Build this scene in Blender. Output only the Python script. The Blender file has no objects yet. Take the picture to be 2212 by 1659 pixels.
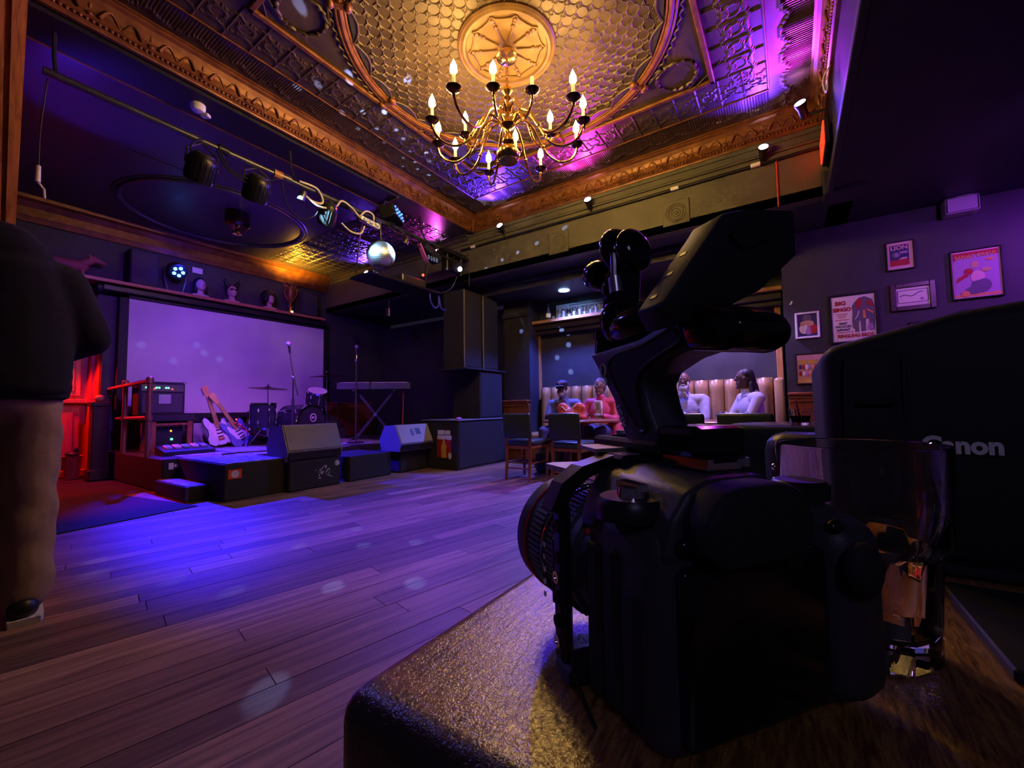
import bpy, bmesh, math, random
from mathutils import Matrix, Vector, Euler
random.seed(7)
PI = math.pi
sc = bpy.context.scene
COL = sc.collection

# ------------------------------------------------------------------ camera
def cam_axes(yaw, pitch, roll):
    f = Vector((math.cos(pitch)*math.cos(yaw), math.cos(pitch)*math.sin(yaw), math.sin(pitch)))
    r = Vector((math.sin(yaw), -math.cos(yaw), 0)); u = r.cross(f)
    return r*math.cos(roll)+u*math.sin(roll), u*math.cos(roll)-r*math.sin(roll), f
R_, U_, F_ = cam_axes(math.radians(33.715), math.radians(3.282), math.radians(-.826))
cd = bpy.data.cameras.new('camera_view'); cam = bpy.data.objects.new('camera_view', cd); COL.objects.link(cam)
cd.sensor_width = 36; cd.lens = 901.5/2212*36; cd.clip_start = .01; cd.clip_end = 60
cam.matrix_world = Matrix(((R_.x, U_.x, -F_.x, 0), (R_.y, U_.y, -F_.y, 0), (R_.z, U_.z, -F_.z, .87), (0, 0, 0, 1)))
sc.camera = cam

# ------------------------------------------------------------------ world, exposure
w = bpy.data.worlds.new('dim_room'); sc.world = w; w.use_nodes = True
w.node_tree.nodes['Background'].inputs[0].default_value = (.34, .24, .62, 1)
w.node_tree.nodes['Background'].inputs[1].default_value = .018
vs = sc.view_settings; vs.view_transform = 'Standard'; vs.look = 'None'; vs.gamma = 1; vs.use_curve_mapping = False
vs.exposure = 0.6
sc.cycles.use_denoising = True
sc.cycles.max_bounces = 6; sc.cycles.diffuse_bounces = 2; sc.cycles.glossy_bounces = 3
sc.cycles.use_adaptive_sampling = True; sc.cycles.adaptive_threshold = .08; sc.cycles.adaptive_min_samples = 12
sc.cycles.transmission_bounces = 7; sc.cycles.transparent_max_bounces = 8
sc.cycles.sample_clamp_indirect = 4.0; sc.cycles.sample_clamp_direct = 0
sc.cycles.caustics_reflective = False; sc.cycles.caustics_refractive = False
sc.cycles.use_light_tree = True

# ------------------------------------------------------------------ lights (stage wash, uplights, mirror ball beams)
BLUE = (.03, .02, 1); VIOLET = (.29, .05, 1); MAG = (1, .04, .80); RED = (1, .02, .005); AMBER = (1, .46, .03)
def spot(name, loc, aim, power, col, deg=60, blend=.4, size=.04):
    d = bpy.data.lights.new(name, 'SPOT'); d.energy = power; d.color = col; d.spot_size = math.radians(deg)
    d.spot_blend = blend; d.shadow_soft_size = size
    o = bpy.data.objects.new(name, d); COL.objects.link(o); o.location = loc
    o.rotation_euler = (Vector(aim)-Vector(loc)).to_track_quat('-Z', 'Y').to_euler()
    return o
# shelf LED wash over the floor
spot('shelf_wash_beam', (2.36, 7.38, 2.95), (2.6, 4.75, 0), 1900, (.022, .008, 1), 55, .6, .05)
# truss cans toward the stage and the projection screen
spot('truss_wash_beam', (1.40, 4.20, 2.90), (2.6, 7.6, 1.5), 165, VIOLET, 78, .7, .06)
spot('truss_wash_beam.001', (1.85, 4.20, 2.92), (4.0, 7.3, 1.1), 165, VIOLET, 78, .7, .06)
spot('truss_wash_beam.002', (2.56, 4.20, 2.92), (3.1, 6.2, .5), 150, (.55, .08, 1), 60, .7, .06)
spot('truss_floor_beam', (4.25, 3.93, 2.90), (2.7, 2.1, 0), 260, (.20, .06, 1), 52, .8, .06)
spot('rig_fill_beam', (1.0, 4.12, 3.10), (.32, .25, .85), 34, (.20, .17, 1), 40, .8, .05)  # added violet fill toward the camera rig; no can hangs at this spot
spot('back_fill_beam', (-1.6, -.9, 2.3), (.6, .1, .9), 9, (.55, .45, 1), 70, .8, .25)  # added fill from behind to lift the bag lettering, no lamp known there
spot('booth_downlight_beam', (5.86, 2.90, 2.66), (5.4, 2.4, 0), 330, (.10, .13, 1), 130, .6, .07)
spot('booth_downlight_beam.001', (5.7, .85, 2.66), (5.5, .9, 0), 240, (.42, .27, 1), 120, .6, .07)
# uplights on the beam: position, aim, colour
for i, (p, q, e, c, dg) in enumerate([
        ((4.80, 3.38, 3.52), (3.3, 2.7, 3.80), 230, (.07, .015, 1), 112), ((4.80, 2.02, 3.50), (3.7, 1.9, 3.80), 85, (1, .03, .85), 104),
        ((4.80, .12, 3.48), (3.3, .3, 3.80), 140, (.10, .015, 1), 112), ((4.40, -.18, 3.56), (3.3, .15, 3.85), 70, (.66, .02, 1), 112),
        ((4.80, 4.62, 3.42), (4.2, 4.6, 3.6), 30, MAG, 125), ((4.80, 6.40, 3.42), (4.1, 6.1, 3.6), 70, (.14, .03, 1), 145)]):
    spot('uplight_beam.%03d' % i, p, q, e, c, dg, .8, .03)
spot('ceiling_wash_beam', (2.9, 5.4, 2.6), (2.5, 6.0, 3.6), 16, (.08, .02, 1), 130, .9, .1)
spot('ceiling_wash_beam.001', (.75, 5.2, 2.7), (1.0, 4.9, 3.6), 26, (.05, .02, 1), 80, .5, .05)
spot('shelf_lamp_beam', (4.08, 7.42, 3.24), (4.10, 7.40, 3.6), 42, AMBER, 160, .5, .03)
spot('par_spill_fill', (2.40, 7.30, 2.98), (2.45, 7.85, 3.0), 5, (.03, .03, 1), 150, .8, .05)  # added spot imitating the blue LED halo on the wall and speaker
spot('doorway_beam', (1.0, 8.02, 2.10), (1.15, 7.55, 0), 170, RED, 92, .25, .06)
spot('mirror_ball_pinspot', (4.1, 3.2, 3.30), (3.25, 4.05, 2.74), 900, (.35, .75, 1), 12, .3, .02)
spot('mirror_ball_pinspot.001', (1.9, 3.98, 3.05), (3.25, 4.05, 2.74), 800, (.35, .75, 1), 14, .3, .02)
spot('picture_wall_beam', (4.9, -2.75, 2.6), (5.85, -2.05, 1.75), 80, (.40, .04, 1), 120, .9, .1)
spot('picture_wall_beam.001', (3.3, -1.9, 2.65), (5.9, -.9, 1.9), 44, (.50, .13, .95), 70, .9, .1)
# reflections thrown by the mirror ball facets
BALL = Vector((3.25, 4.05, 2.74))
DOTS = [(1.57, 2.85, 3.78), (2.15, 3.11, 3.78), (2.47, 2.73, 3.78), (2.06, 3.42, 3.78), (1.97, 3.6, 3.78), (2.5, 3.39, 3.78), (2.39, 3.56, 3.78), (2.62, 3.22, 3.78), (2.62, 3.63, 3.78), (2.73, 3.47, 3.78), (2.86, 3.33, 3.78), (2.92, 3.59, 3.78), (3.0, 3.38, 3.78), (3.19, 3.48, 3.78), (3.31, 3.35, 3.78), (3.23, 3.64, 3.78), (3.36, 3.58, 3.78), (3.44, 3.44, 3.78), (3.34, 3.77, 3.78), (3.48, 3.67, 3.78), (3.65, 3.65, 3.78), (3.51, 3.25, 3.78), (4.93, 2.84, 3.15), (4.93, 3.16, 3.09), (4.93, 3.43, 3.04), (4.93, 2.41, 3.26), (4.93, 3.73, 2.97), (4.93, 3.98, 2.93), (6.35, 3.08, 2.12), (6.35, 3.08, 1.92), (6.35, 3.3, 1.72), (6.35, 3.05, 1.46), (0.97, 2.3, 0.0), (1.26, 1.92, 0.0), (1.51, 1.61, 0.0), (0.69, 1.39, 0.0), (1.51, 2.68, 0.0), (1.74, 2.33, 0.0), (1.96, 2.08, 0.0), (1.34, 3.0, 0.0), (1.83, 2.96, 0.0), (1.95, 2.69, 0.0), (0.72, 3.46, 0.0), (0.86, 2.7, 0.0), (0.66, 3.2, 0.0), (1.99, 7.7, 1.85), (2.37, 7.7, 1.65), (2.66, 7.7, 1.93), (2.76, 7.7, 1.81), (2.98, 7.7, 1.73), (5.16, 4.3, 1.27), (5.13, 4.3, 0.96), (2.68, 4.6, 0.59), (3.06, 4.6, 0.52), (5.95, 3.78, 2.18), (5.95, 3.75, 1.82)]
for i, q in enumerate(DOTS):
    v = (Vector(q)-BALL); dist = v.length
    spot('mirror_facet_beam.%03d' % i, BALL+v.normalized()*.185, q, (190 if q[2] > 3.7 else (150 if q[0] > 4.9 else (7 if q[2] > .1 else 14)))*dist*dist*.55, (.30, .42, 1), 1.9 if q[2] < 3.7 else 2.6, .7, .006)

# ------------------------------------------------------------------ mesh helpers
MW = {}
def thing(name, label, cat, loc=(0, 0, 0), rz=0, group=None, rot=None):
    o = bpy.data.objects.new(name, None); COL.objects.link(o); o.empty_display_size = .05
    o.location = loc; o.rotation_euler = rot if rot else (0, 0, rz); tag(o, label, cat, group)
    MW[o] = Matrix.Translation(Vector(loc)) @ (Euler(rot) if rot else Euler((0, 0, rz))).to_matrix().to_4x4()
    return o
def tag(o, label=None, cat=None, group=None, kind=None):
    if label: o['label'] = label
    if cat: o['category'] = cat
    if group: o['group'] = group
    if kind: o['kind'] = kind
    return o
def copy_tree(o, parent=None):
    c = o.copy(); COL.objects.link(c); c.parent = parent
    for ch in list(o.children): copy_tree(ch, c)
    return c
def frame_from(d):
    d = Vector(d).normalized(); a = Vector((0, 0, 1)) if abs(d.z) < .95 else Vector((1, 0, 0))
    x = a.cross(d).normalized(); y = d.cross(x); return x, y, d
_bc = {}
class MB:
    def __init__(s): s.v = []; s.f = []
    def add(s, v, f):
        n = len(s.v); s.v += [tuple(p) for p in v]; s.f += [tuple(i+n for i in q) for q in f]; return s
    def box(s, c, d, R=None, bev=0, seg=1):
        k = (tuple(round(q, 5) for q in d), bev, seg)
        if k not in _bc:
            bm = bmesh.new(); bmesh.ops.create_cube(bm, size=1)
            for p in bm.verts: p.co = Vector((p.co.x*d[0], p.co.y*d[1], p.co.z*d[2]))
            if bev: bmesh.ops.bevel(bm, geom=list(bm.edges), offset=bev, segments=seg, affect='EDGES', profile=.5)
            bm.verts.index_update()
            _bc[k] = ([p.co.copy() for p in bm.verts], [[q.index for q in fc.verts] for fc in bm.faces]); bm.free()
        v, f = _bc[k]; M = (R.to_3x3() if R else Matrix.Identity(3)); c = Vector(c)
        return s.add([M @ p+c for p in v], f)
    def bb(s, a, b, bev=0, seg=1):
        return s.box([(a[i]+b[i])/2 for i in range(3)], [abs(b[i]-a[i]) for i in range(3)], None, bev, seg)
    def cyl(s, p0, p1, r0, r1=None, n=14, cap=True):
        r1 = r0 if r1 is None else r1; p0 = Vector(p0); p1 = Vector(p1); x, y, d = frame_from(p1-p0); v = []
        for p, r in ((p0, r0), (p1, r1)):
            for i in range(n): a = 2*PI*i/n; v.append(p+(x*math.cos(a)+y*math.sin(a))*r)
        f = [(i, (i+1) % n, n+(i+1) % n, n+i) for i in range(n)]
        if cap: f += [tuple(range(n-1, -1, -1)), tuple(range(n, 2*n))]
        return s.add(v, f)
    def tube(s, pts, r, n=8, closed=False, cap=True):
        pts = [Vector(p) for p in pts]; m = len(pts); v = []; px = None
        for i, p in enumerate(pts):
            if closed: t = pts[(i+1) % m]-pts[i-1]
            else: t = pts[min(i+1, m-1)]-pts[max(i-1, 0)]
            if t.length < 1e-9: t = Vector((0, 0, 1))
            t.normalize()
            if px is None: px = frame_from(t)[0]
            px = (px-t*px.dot(t))
            if px.length < 1e-6: px = frame_from(t)[0]
            px.normalize(); py = t.cross(px); rr = r[i] if isinstance(r, (list, tuple)) else r
            for k in range(n): a = 2*PI*k/n; v.append(p+(px*math.cos(a)+py*math.sin(a))*rr)
        f = []
        for i in range(m if closed else m-1):
            j = (i+1) % m
            f += [(i*n+k, i*n+(k+1) % n, j*n+(k+1) % n, j*n+k) for k in range(n)]
        if cap and not closed: f += [tuple(range(n-1, -1, -1)), tuple((m-1)*n+k for k in range(n))]
        return s.add(v, f)
    def lathe(s, prof, c=(0, 0, 0), ax=(0, 0, 1), n=24, sx=1, sy=1):
        x, y, d = frame_from(ax) if tuple(ax) != (0, 0, 1) else (Vector((1, 0, 0)), Vector((0, 1, 0)), Vector((0, 0, 1)))
        c = Vector(c); v = []; f = []
        for (r, h) in prof:
            for i in range(n): a = 2*PI*i/n; v.append(c+d*h+(x*math.cos(a)*sx+y*math.sin(a)*sy)*max(r, 1e-5))
        for j in range(len(prof)-1):
            f += [(j*n+i, j*n+(i+1) % n, (j+1)*n+(i+1) % n, (j+1)*n+i) for i in range(n)]
        closed = abs(prof[0][0]-prof[-1][0]) < 1e-9 and abs(prof[0][1]-prof[-1][1]) < 1e-9
        if prof[0][0] > 1e-4 and not closed: f.append(tuple(range(n-1, -1, -1)))
        if prof[-1][0] > 1e-4 and not closed: f.append(tuple((len(prof)-1)*n+i for i in range(n)))
        return s.add(v, f)
    def ell(s, c, r, nu=16, nv=10, R=None):
        if not isinstance(r, (list, tuple)): r = (r, r, r)
        M = R.to_3x3() if R else Matrix.Identity(3); c = Vector(c); v = [c+M @ Vector((0, 0, -r[2]))]
        for j in range(1, nv):
            t = -PI/2+PI*j/nv
            for i in range(nu):
                a = 2*PI*i/nu; v.append(c+M @ Vector((r[0]*math.cos(t)*math.cos(a), r[1]*math.cos(t)*math.sin(a), r[2]*math.sin(t))))
        v.append(c+M @ Vector((0, 0, r[2]))); f = [(0, 1+(i+1) % nu, 1+i) for i in range(nu)]
        for j in range(nv-2):
            f += [(1+j*nu+i, 1+j*nu+(i+1) % nu, 1+(j+1)*nu+(i+1) % nu, 1+(j+1)*nu+i) for i in range(nu)]
        t = len(v)-1; b = 1+(nv-2)*nu; f += [(t, b+i, b+(i+1) % nu) for i in range(nu)]
        return s.add(v, f)
    def prism(s, poly, o, eu, ev, th):
        o = Vector(o); eu = Vector(eu); ev = Vector(ev); th = Vector(th); n = len(poly)
        v = [o+eu*p[0]+ev*p[1] for p in poly]; v += [p+th for p in v]
        f = [tuple(range(n-1, -1, -1)), tuple(range(n, 2*n))]+[(i, (i+1) % n, n+(i+1) % n, n+i) for i in range(n)]
        return s.add(v, f)
    def grid(s, fn, nu, nv):
        v = [fn(i/nu, j/nv) for j in range(nv+1) for i in range(nu+1)]; k = nu+1
        return s.add(v, [(j*k+i, j*k+i+1, (j+1)*k+i+1, (j+1)*k+i) for j in range(nv) for i in range(nu)])
    def data(s, name, mat, smooth=False, M=None):
        me = bpy.data.meshes.new(name); v = s.v if M is None else [M @ Vector(p) for p in s.v]
        me.from_pydata(v, [], s.f); bm = bmesh.new(); bm.from_mesh(me); bmesh.ops.recalc_face_normals(bm, faces=bm.faces)
        if mat.node_tree.nodes['Principled BSDF'].inputs['Transmission Weight'].default_value > 0 and bm.calc_volume(signed=True) < 0: bmesh.ops.reverse_faces(bm, faces=bm.faces)
        bm.to_mesh(me); bm.free(); me.materials.append(mat)
        if smooth:
            me.polygons.foreach_set('use_smooth', [True]*len(me.polygons))
            try: me.set_sharp_from_angle(angle=math.radians(smooth if smooth is not True else 42))
            except Exception: pass
        return me
    def build(s, name, mat, parent=None, smooth=False, world=False, label=None):
        # world=True: coordinates are room coordinates; otherwise local to the parent
        P = MW.get(parent, Matrix.Identity(4)) if parent else Matrix.Identity(4)
        me = s.data(name, mat, smooth, P.inverted() if (world and parent) else None)
        o = bpy.data.objects.new(name, me); COL.objects.link(o)
        if parent: o.parent = parent
        MW[o] = P
        if label: o['label'] = label
        return o
def place(name, me, parent, loc=(0, 0, 0), rot=(0, 0, 0), scale=None):
    o = bpy.data.objects.new(name, me); COL.objects.link(o); o.parent = parent; o.location = loc; o.rotation_euler = rot
    if scale: o.scale = scale
    MW[o] = MW.get(parent, Matrix.Identity(4)) @ Matrix.LocRotScale(Vector(loc), Euler(rot), None)
    return o
def single(name, mb, mat, label, cat, group=None, smooth=False, base=None):
    # a thing that is one mesh, its origin moved to its base
    xs = [p[0] for p in mb.v]; ys = [p[1] for p in mb.v]; zs = [p[2] for p in mb.v]
    c = Vector(base) if base else Vector(((min(xs)+max(xs))/2, (min(ys)+max(ys))/2, min(zs)))
    me = mb.data(name, mat, smooth, Matrix.Translation(-c)); o = bpy.data.objects.new(name, me); COL.objects.link(o); o.location = c
    MW[o] = Matrix.Translation(c)
    return tag(o, label, cat, group)
def struct(name, mb, mat, smooth=False):
    o = mb.build(name, mat, None, smooth); o['kind'] = 'structure'; return o
def text(name, body, size, mat, M, parent, ext=.0008, bold=0, align='CENTER', sx=1, shear=0):
    c = bpy.data.curves.new(name, 'FONT'); c.body = body; c.size = size; c.extrude = ext; c.offset = bold; c.align_x = align; c.align_y = 'CENTER'
    c.resolution_u = 3; c.shear = shear
    t = bpy.data.objects.new('tmp_text', c); COL.objects.link(t); dg = bpy.context.evaluated_depsgraph_get()
    me = bpy.data.meshes.new_from_object(t.evaluated_get(dg)); bpy.data.objects.remove(t); bpy.data.curves.remove(c)
    P = MW.get(parent, Matrix.Identity(4)) if parent else Matrix.Identity(4)
    me.transform(P.inverted() @ M @ Matrix.Diagonal((sx, 1, 1, 1))); me.materials.clear(); me.materials.append(mat); me.name = name
    o = bpy.data.objects.new(name, me); COL.objects.link(o); o.parent = parent; MW[o] = P
    return o
def blob(parts, voxel, smooth_it=4):
    # parts: capsules (p0, p1, r0, r1) or ellipsoids (c, (rx,ry,rz)[, R]) fused into one continuous surface
    mb = MB()
    for p in parts:
        if len(p) == 4: 
            mb.cyl(p[0], p[1], p[2], p[3], 14); mb.ell(p[0], p[2], 14, 8); mb.ell(p[1], p[3], 14, 8)
        elif len(p) == 3: mb.ell(p[0], p[1], 18, 12, p[2])
        else: mb.ell(p[0], p[1], 18, 12)
    me = bpy.data.meshes.new('blob'); me.from_pydata(mb.v, [], mb.f); o = bpy.data.objects.new('tmp_blob', me); COL.objects.link(o)
    md = o.modifiers.new('r', 'REMESH'); md.mode = 'VOXEL'; md.voxel_size = voxel
    if smooth_it: sm = o.modifiers.new('s', 'SMOOTH'); sm.factor = .5; sm.iterations = smooth_it
    dg = bpy.context.evaluated_depsgraph_get(); res = bpy.data.meshes.new_from_object(o.evaluated_get(dg))
    bpy.data.objects.remove(o); bpy.data.meshes.remove(me); out = MB(); out.v = [tuple(q.co) for q in res.vertices]; out.f = [tuple(q.vertices) for q in res.polygons]
    bpy.data.meshes.remove(res); return out

# ------------------------------------------------------------------ materials
def nodes(m): return m.node_tree.nodes, m.node_tree.links
def P(name, col, rough=.5, metal=0, bump=None, var=None, emis=None, coat=0, spec=None, trans=0, ior=1.45, sheen=0, rnd=0):
    m = bpy.data.materials.new(name); m.use_nodes = True; N, L = nodes(m); b = N['Principled BSDF']; I = b.inputs
    I['Base Color'].default_value = (*col, 1); I['Roughness'].default_value = rough; I['Metallic'].default_value = metal; I['IOR'].default_value = ior
    if spec is not None: I['Specular IOR Level'].default_value = spec
    if coat: I['Coat Weight'].default_value = coat; I['Coat Roughness'].default_value = .12
    if trans: I['Transmission Weight'].default_value = trans
    if sheen: I['Sheen Weight'].default_value = sheen
    if emis: I['Emission Color'].default_value = (*emis[0], 1); I['Emission Strength'].default_value = emis[1]
    tc = N.new('ShaderNodeTexCoord'); src = None
    if var:
        n = N.new('ShaderNodeTexNoise'); n.inputs['Scale'].default_value = var[1]; n.inputs['Detail'].default_value = 5; L.new(tc.outputs['Object'], n.inputs['Vector'])
        mx = N.new('ShaderNodeMix'); mx.data_type = 'RGBA'; mx.inputs['A'].default_value = (*col, 1); mx.inputs['B'].default_value = (*var[0], 1)
        rp = N.new('ShaderNodeMapRange'); rp.inputs['From Min'].default_value = .38; rp.inputs['From Max'].default_value = .62
        L.new(n.outputs['Fac'], rp.inputs['Value']); L.new(rp.outputs['Result'], mx.inputs['Factor']); src = mx.outputs['Result']; L.new(src, I['Base Color'])
    if rnd:
        oi = N.new('ShaderNodeObjectInfo'); h = N.new('ShaderNodeHueSaturation'); mr = N.new('ShaderNodeMapRange'); mr.inputs['To Min'].default_value = 1-rnd; mr.inputs['To Max'].default_value = 1+rnd
        L.new(oi.outputs['Random'], mr.inputs['Value']); L.new(mr.outputs['Result'], h.inputs['Value'])
        if src: L.new(src, h.inputs['Color'])
        else: h.inputs['Color'].default_value = (*col, 1)
        L.new(h.outputs['Color'], I['Base Color'])
    if bump:
        n = N.new('ShaderNodeTexNoise'); n.inputs['Scale'].default_value = bump[0]; n.inputs['Detail'].default_value = 4; L.new(tc.outputs['Object'], n.inputs['Vector'])
        bp = N.new('ShaderNodeBump'); bp.inputs['Strength'].default_value = bump[1]; bp.inputs['Distance'].default_value = bump[2] if len(bump) > 2 else .003
        L.new(n.outputs['Fac'], bp.inputs['Height']); L.new(bp.outputs['Normal'], I['Normal'])
    return m
def wood(name, c1, c2, rough=.35, axis=0, stretch=14, scale=6, coat=0, rnd=0, bump=.15, bdist=.002):
    m = bpy.data.materials.new(name); m.use_nodes = True; N, L = nodes(m); b = N['Principled BSDF']; I = b.inputs
    I['Roughness'].default_value = rough
    if coat: I['Coat Weight'].default_value = coat; I['Coat Roughness'].default_value = .15
    tc = N.new('ShaderNodeTexCoord'); mp = N.new('ShaderNodeMapping'); s = [scale*stretch]*3; s[axis] = scale; mp.inputs['Scale'].default_value = s
    vec = tc.outputs['Object']
    if rnd:
        oi = N.new('ShaderNodeObjectInfo'); va = N.new('ShaderNodeVectorMath'); va.operation = 'ADD'; cb = N.new('ShaderNodeCombineXYZ'); mu = N.new('ShaderNodeMath'); mu.operation = 'MULTIPLY'; mu.inputs[1].default_value = 37
        L.new(oi.outputs['Random'], mu.inputs[0]); [L.new(mu.outputs[0], cb.inputs[k]) for k in range(3)]; L.new(vec, va.inputs[0]); L.new(cb.outputs[0], va.inputs[1]); vec = va.outputs[0]
    L.new(vec, mp.inputs['Vector'])
    n = N.new('ShaderNodeTexNoise'); n.inputs['Scale'].default_value = 1; n.inputs['Detail'].default_value = 6; n.inputs['Distortion'].default_value = .8; L.new(mp.outputs[0], n.inputs['Vector'])
    r = N.new('ShaderNodeValToRGB'); r.color_ramp.elements[0].position = .32; r.color_ramp.elements[0].color = (*c1, 1); r.color_ramp.elements[1].position = .66; r.color_ramp.elements[1].color = (*c2, 1)
    L.new(n.outputs['Fac'], r.inputs[0]); out = r.outputs[0]
    if rnd:
        h = N.new('ShaderNodeHueSaturation'); mr = N.new('ShaderNodeMapRange'); mr.inputs['To Min'].default_value = 1-rnd; mr.inputs['To Max'].default_value = 1+rnd
        L.new(oi.outputs['Random'], mr.inputs['Value']); L.new(mr.outputs['Result'], h.inputs['Value']); L.new(out, h.inputs['Color']); out = h.outputs[0]
    L.new(out, I['Base Color'])
    bp = N.new('ShaderNodeBump'); bp.inputs['Strength'].default_value = bump; bp.inputs['Distance'].default_value = bdist; L.new(n.outputs['Fac'], bp.inputs['Height']); L.new(bp.outputs['Normal'], I['Normal'])
    return m
M = dict(
    tin=P('pressed_tin', (.104, .066, .042), .44, .2, (90, .12), ((.068, .043, .029), 5)),
    tindark=P('dark_tin', (.055, .048, .052), .4, .1, (60, .15)),
    gold=P('gilded_plaster', (.25, .095, .022), .42, .25, (70, .2), ((.16, .056, .013), 9)), medal=P('medallion_gilt', (.17, .092, .033), .45, .2, (70, .2), ((.115, .058, .021), 9)),
    beam=P('olive_paint', (.125, .122, .078), .55, 0, (30, .08), ((.105, .102, .066), 3)),
    black=P('matte_black', (.008, .008, .010), .6), dwall=P('charcoal_wall', (.045, .044, .052), .6, 0, (40, .1), ((.035, .034, .042), 4)),
    pwall=P('slate_wall', (.042, .040, .056), .55, 0, (60, .1), ((.034, .032, .046), 3)),
    soffit=P('navy_ceiling', (.030, .027, .050), .55, 0, (30, .08)),
    plank=wood('floor_oak', (.12, .062, .040), (.30, .175, .115), .52, 0, 16, 2.2, 0, .42, .5, .004),
    joint=P('floor_joint', (.02, .012, .01), .8),
    woodm=wood('mahogany', (.16, .045, .014), (.34, .11, .035), .32, 2, 12, 5, .2), woodh=wood('mahogany_rail', (.18, .05, .016), (.36, .12, .04), .32, 1, 12, 5, .2),
    oak=wood('golden_oak', (.34, .15, .04), (.58, .28, .09), .36, 2, 12, 5), oaky=wood('golden_oak_shelf', (.34, .15, .04), (.58, .28, .09), .36, 1, 12, 5),
    oakx=wood('red_oak_shelf', (.30, .10, .05), (.46, .18, .09), .4, 0, 12, 5),
    redwood=wood('red_door_wood', (.34, .05, .02), (.55, .10, .04), .4, 2, 10, 4),
    brass=P('brass', (.85, .58, .18), .16, 1), dbrass=P('dark_brass', (.22, .15, .06), .18, 1), candle=P('candle_sleeve', (.85, .70, .42), .5, 0, emis=((1, .62, .16), .5)),
    bulb=P('lit_bulb', (1, .8, .4), .3, emis=((1, .58, .15), 60)), unlit=P('unlit_bulb', (.9, .85, .7), .2),
    steel=P('steel', (.55, .55, .58), .3, 1), chrome=P('chrome', (.8, .8, .82), .12, 1), dsteel=P('dark_steel', (.12, .12, .13), .38, .8),
    plast=P('black_plastic', (.012, .012, .014), .38), gloss=P('gloss_black', (.010, .010, .012), .12), rubber=P('black_rubber', (.015, .015, .016), .7, 0, (400, .3, .0004)),
    camb=P('camera_shell', (.045, .045, .052), .44, 0, (1400, .35, .0003)), cage=P('anodised_black', (.035, .034, .036), .34, .6),
    white=P('white_paint', (.8, .8, .8), .5), paper=P('paper', (.75, .73, .72), .6), carpetblk=P('speaker_carpet', (.022, .021, .026), .9, 0, (300, .5)),
    grille=P('speaker_grille', (.05, .048, .055), .6, .3, (600, .5)), greygr=P('grey_speaker_paint', (.20, .19, .23), .55, 0, (200, .2)),
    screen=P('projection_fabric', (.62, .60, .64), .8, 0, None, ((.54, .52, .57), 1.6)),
    leather=P('green_leather', (.030, .048, .046), .34, 0, (140, .15, .001)), vinyl=P('gold_vinyl', (.55, .34, .15), .34, .15, (90, .1, .001), ((.48, .28, .12), 4)),
    skin=P('brown_skin', (.16, .075, .045), .5), skin2=P('deep_skin', (.09, .045, .030), .5), hair=P('black_hair', (.01, .009, .009), .55, 0, (120, .5)), grey=P('grey_beard', (.45, .43, .42), .8, 0, (200, .6)),
    cable=P('black_cable', (.02, .02, .02), .5), wcable=P('white_cable', (.75, .70, .62), .5), bcable=P('blue_cable', (.05, .05, .7), .5), ocable=P('orange_cable', (.7, .10, .02), .5),
    mirror=P('mirror_tile', (.92, .94, .96), .38, 1), glass=P('clear_glass', (1, 1, 1), 0, 0, trans=1, ior=1.48),
    whisky=P('whisky', (.95, .50, .10), 0, 0, trans=1, ior=1.36),
    bluelens=P('blue_led', (.1, .2, 1), .3, emis=((.06, .28, 1), 7)), whitelens=P('lit_lens', (1, 1, 1), .3, emis=((.75, .8, 1), 40)), maglens=P('magenta_lens', (1, .3, 1), .3, emis=((1, .35, .95), 45)),
    bllens=P('blue_lens', (.5, .5, 1), .3, emis=((.60, .50, 1), 45)), downl=P('downlight_lens', (.4, .8, 1), .3, emis=((.25, .55, 1), 22)), amberl=P('amber_lamp', (1, .6, .1), .3, emis=((1, .45, .03), 14)),
    redled=P('red_led', (1, .05, .02), .3, emis=((1, .02, .01), 10)), greenled=P('green_led', (.1, 1, .3), .3, emis=((.05, 1, .25), 7)), exitr=P('exit_red', (1, .03, .02), .3, emis=((1, .02, .005), 2.6)),
)

for _m in M.values():
    if _m.name not in ('exit_red',): _m.cycles.emission_sampling = 'NONE'
def rprism(poly, o, eu, ev, th, bev=.002, seg=2):
    t = MB().prism(poly, o, eu, ev, th); bm = bmesh.new(); vs_ = [bm.verts.new(p) for p in t.v]
    for f in t.f: bm.faces.new([vs_[i] for i in f])
    bmesh.ops.recalc_face_normals(bm, faces=bm.faces); bmesh.ops.bevel(bm, geom=list(bm.edges), offset=bev, segments=seg, affect='EDGES', profile=.5, clamp_overlap=True)
    bm.verts.index_update(); r = MB(); r.v = [tuple(p.co) for p in bm.verts]; r.f = [tuple(q.index for q in f.verts) for f in bm.faces]; bm.free(); return r
def chaikin(p, n=1):
    for _ in range(n): p = [q for i in range(len(p)) for q in ((p[i][0]*.75+p[(i+1) % len(p)][0]*.25, p[i][1]*.75+p[(i+1) % len(p)][1]*.25), (p[i][0]*.25+p[(i+1) % len(p)][0]*.75, p[i][1]*.25+p[(i+1) % len(p)][1]*.75))]
    return p
# ------------------------------------------------------------------ the room
CX, CY, ZC, XB, YP, YS, YR = 2.69, 1.80, 3.80, 4.93, 3.98, 7.85, -.40
ZS, ZB = 3.57, 2.865
fl = struct('floor', MB().bb((-2.4, -2.8, -.12), (6.7, 8.7, -.006)), M['joint'])
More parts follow.
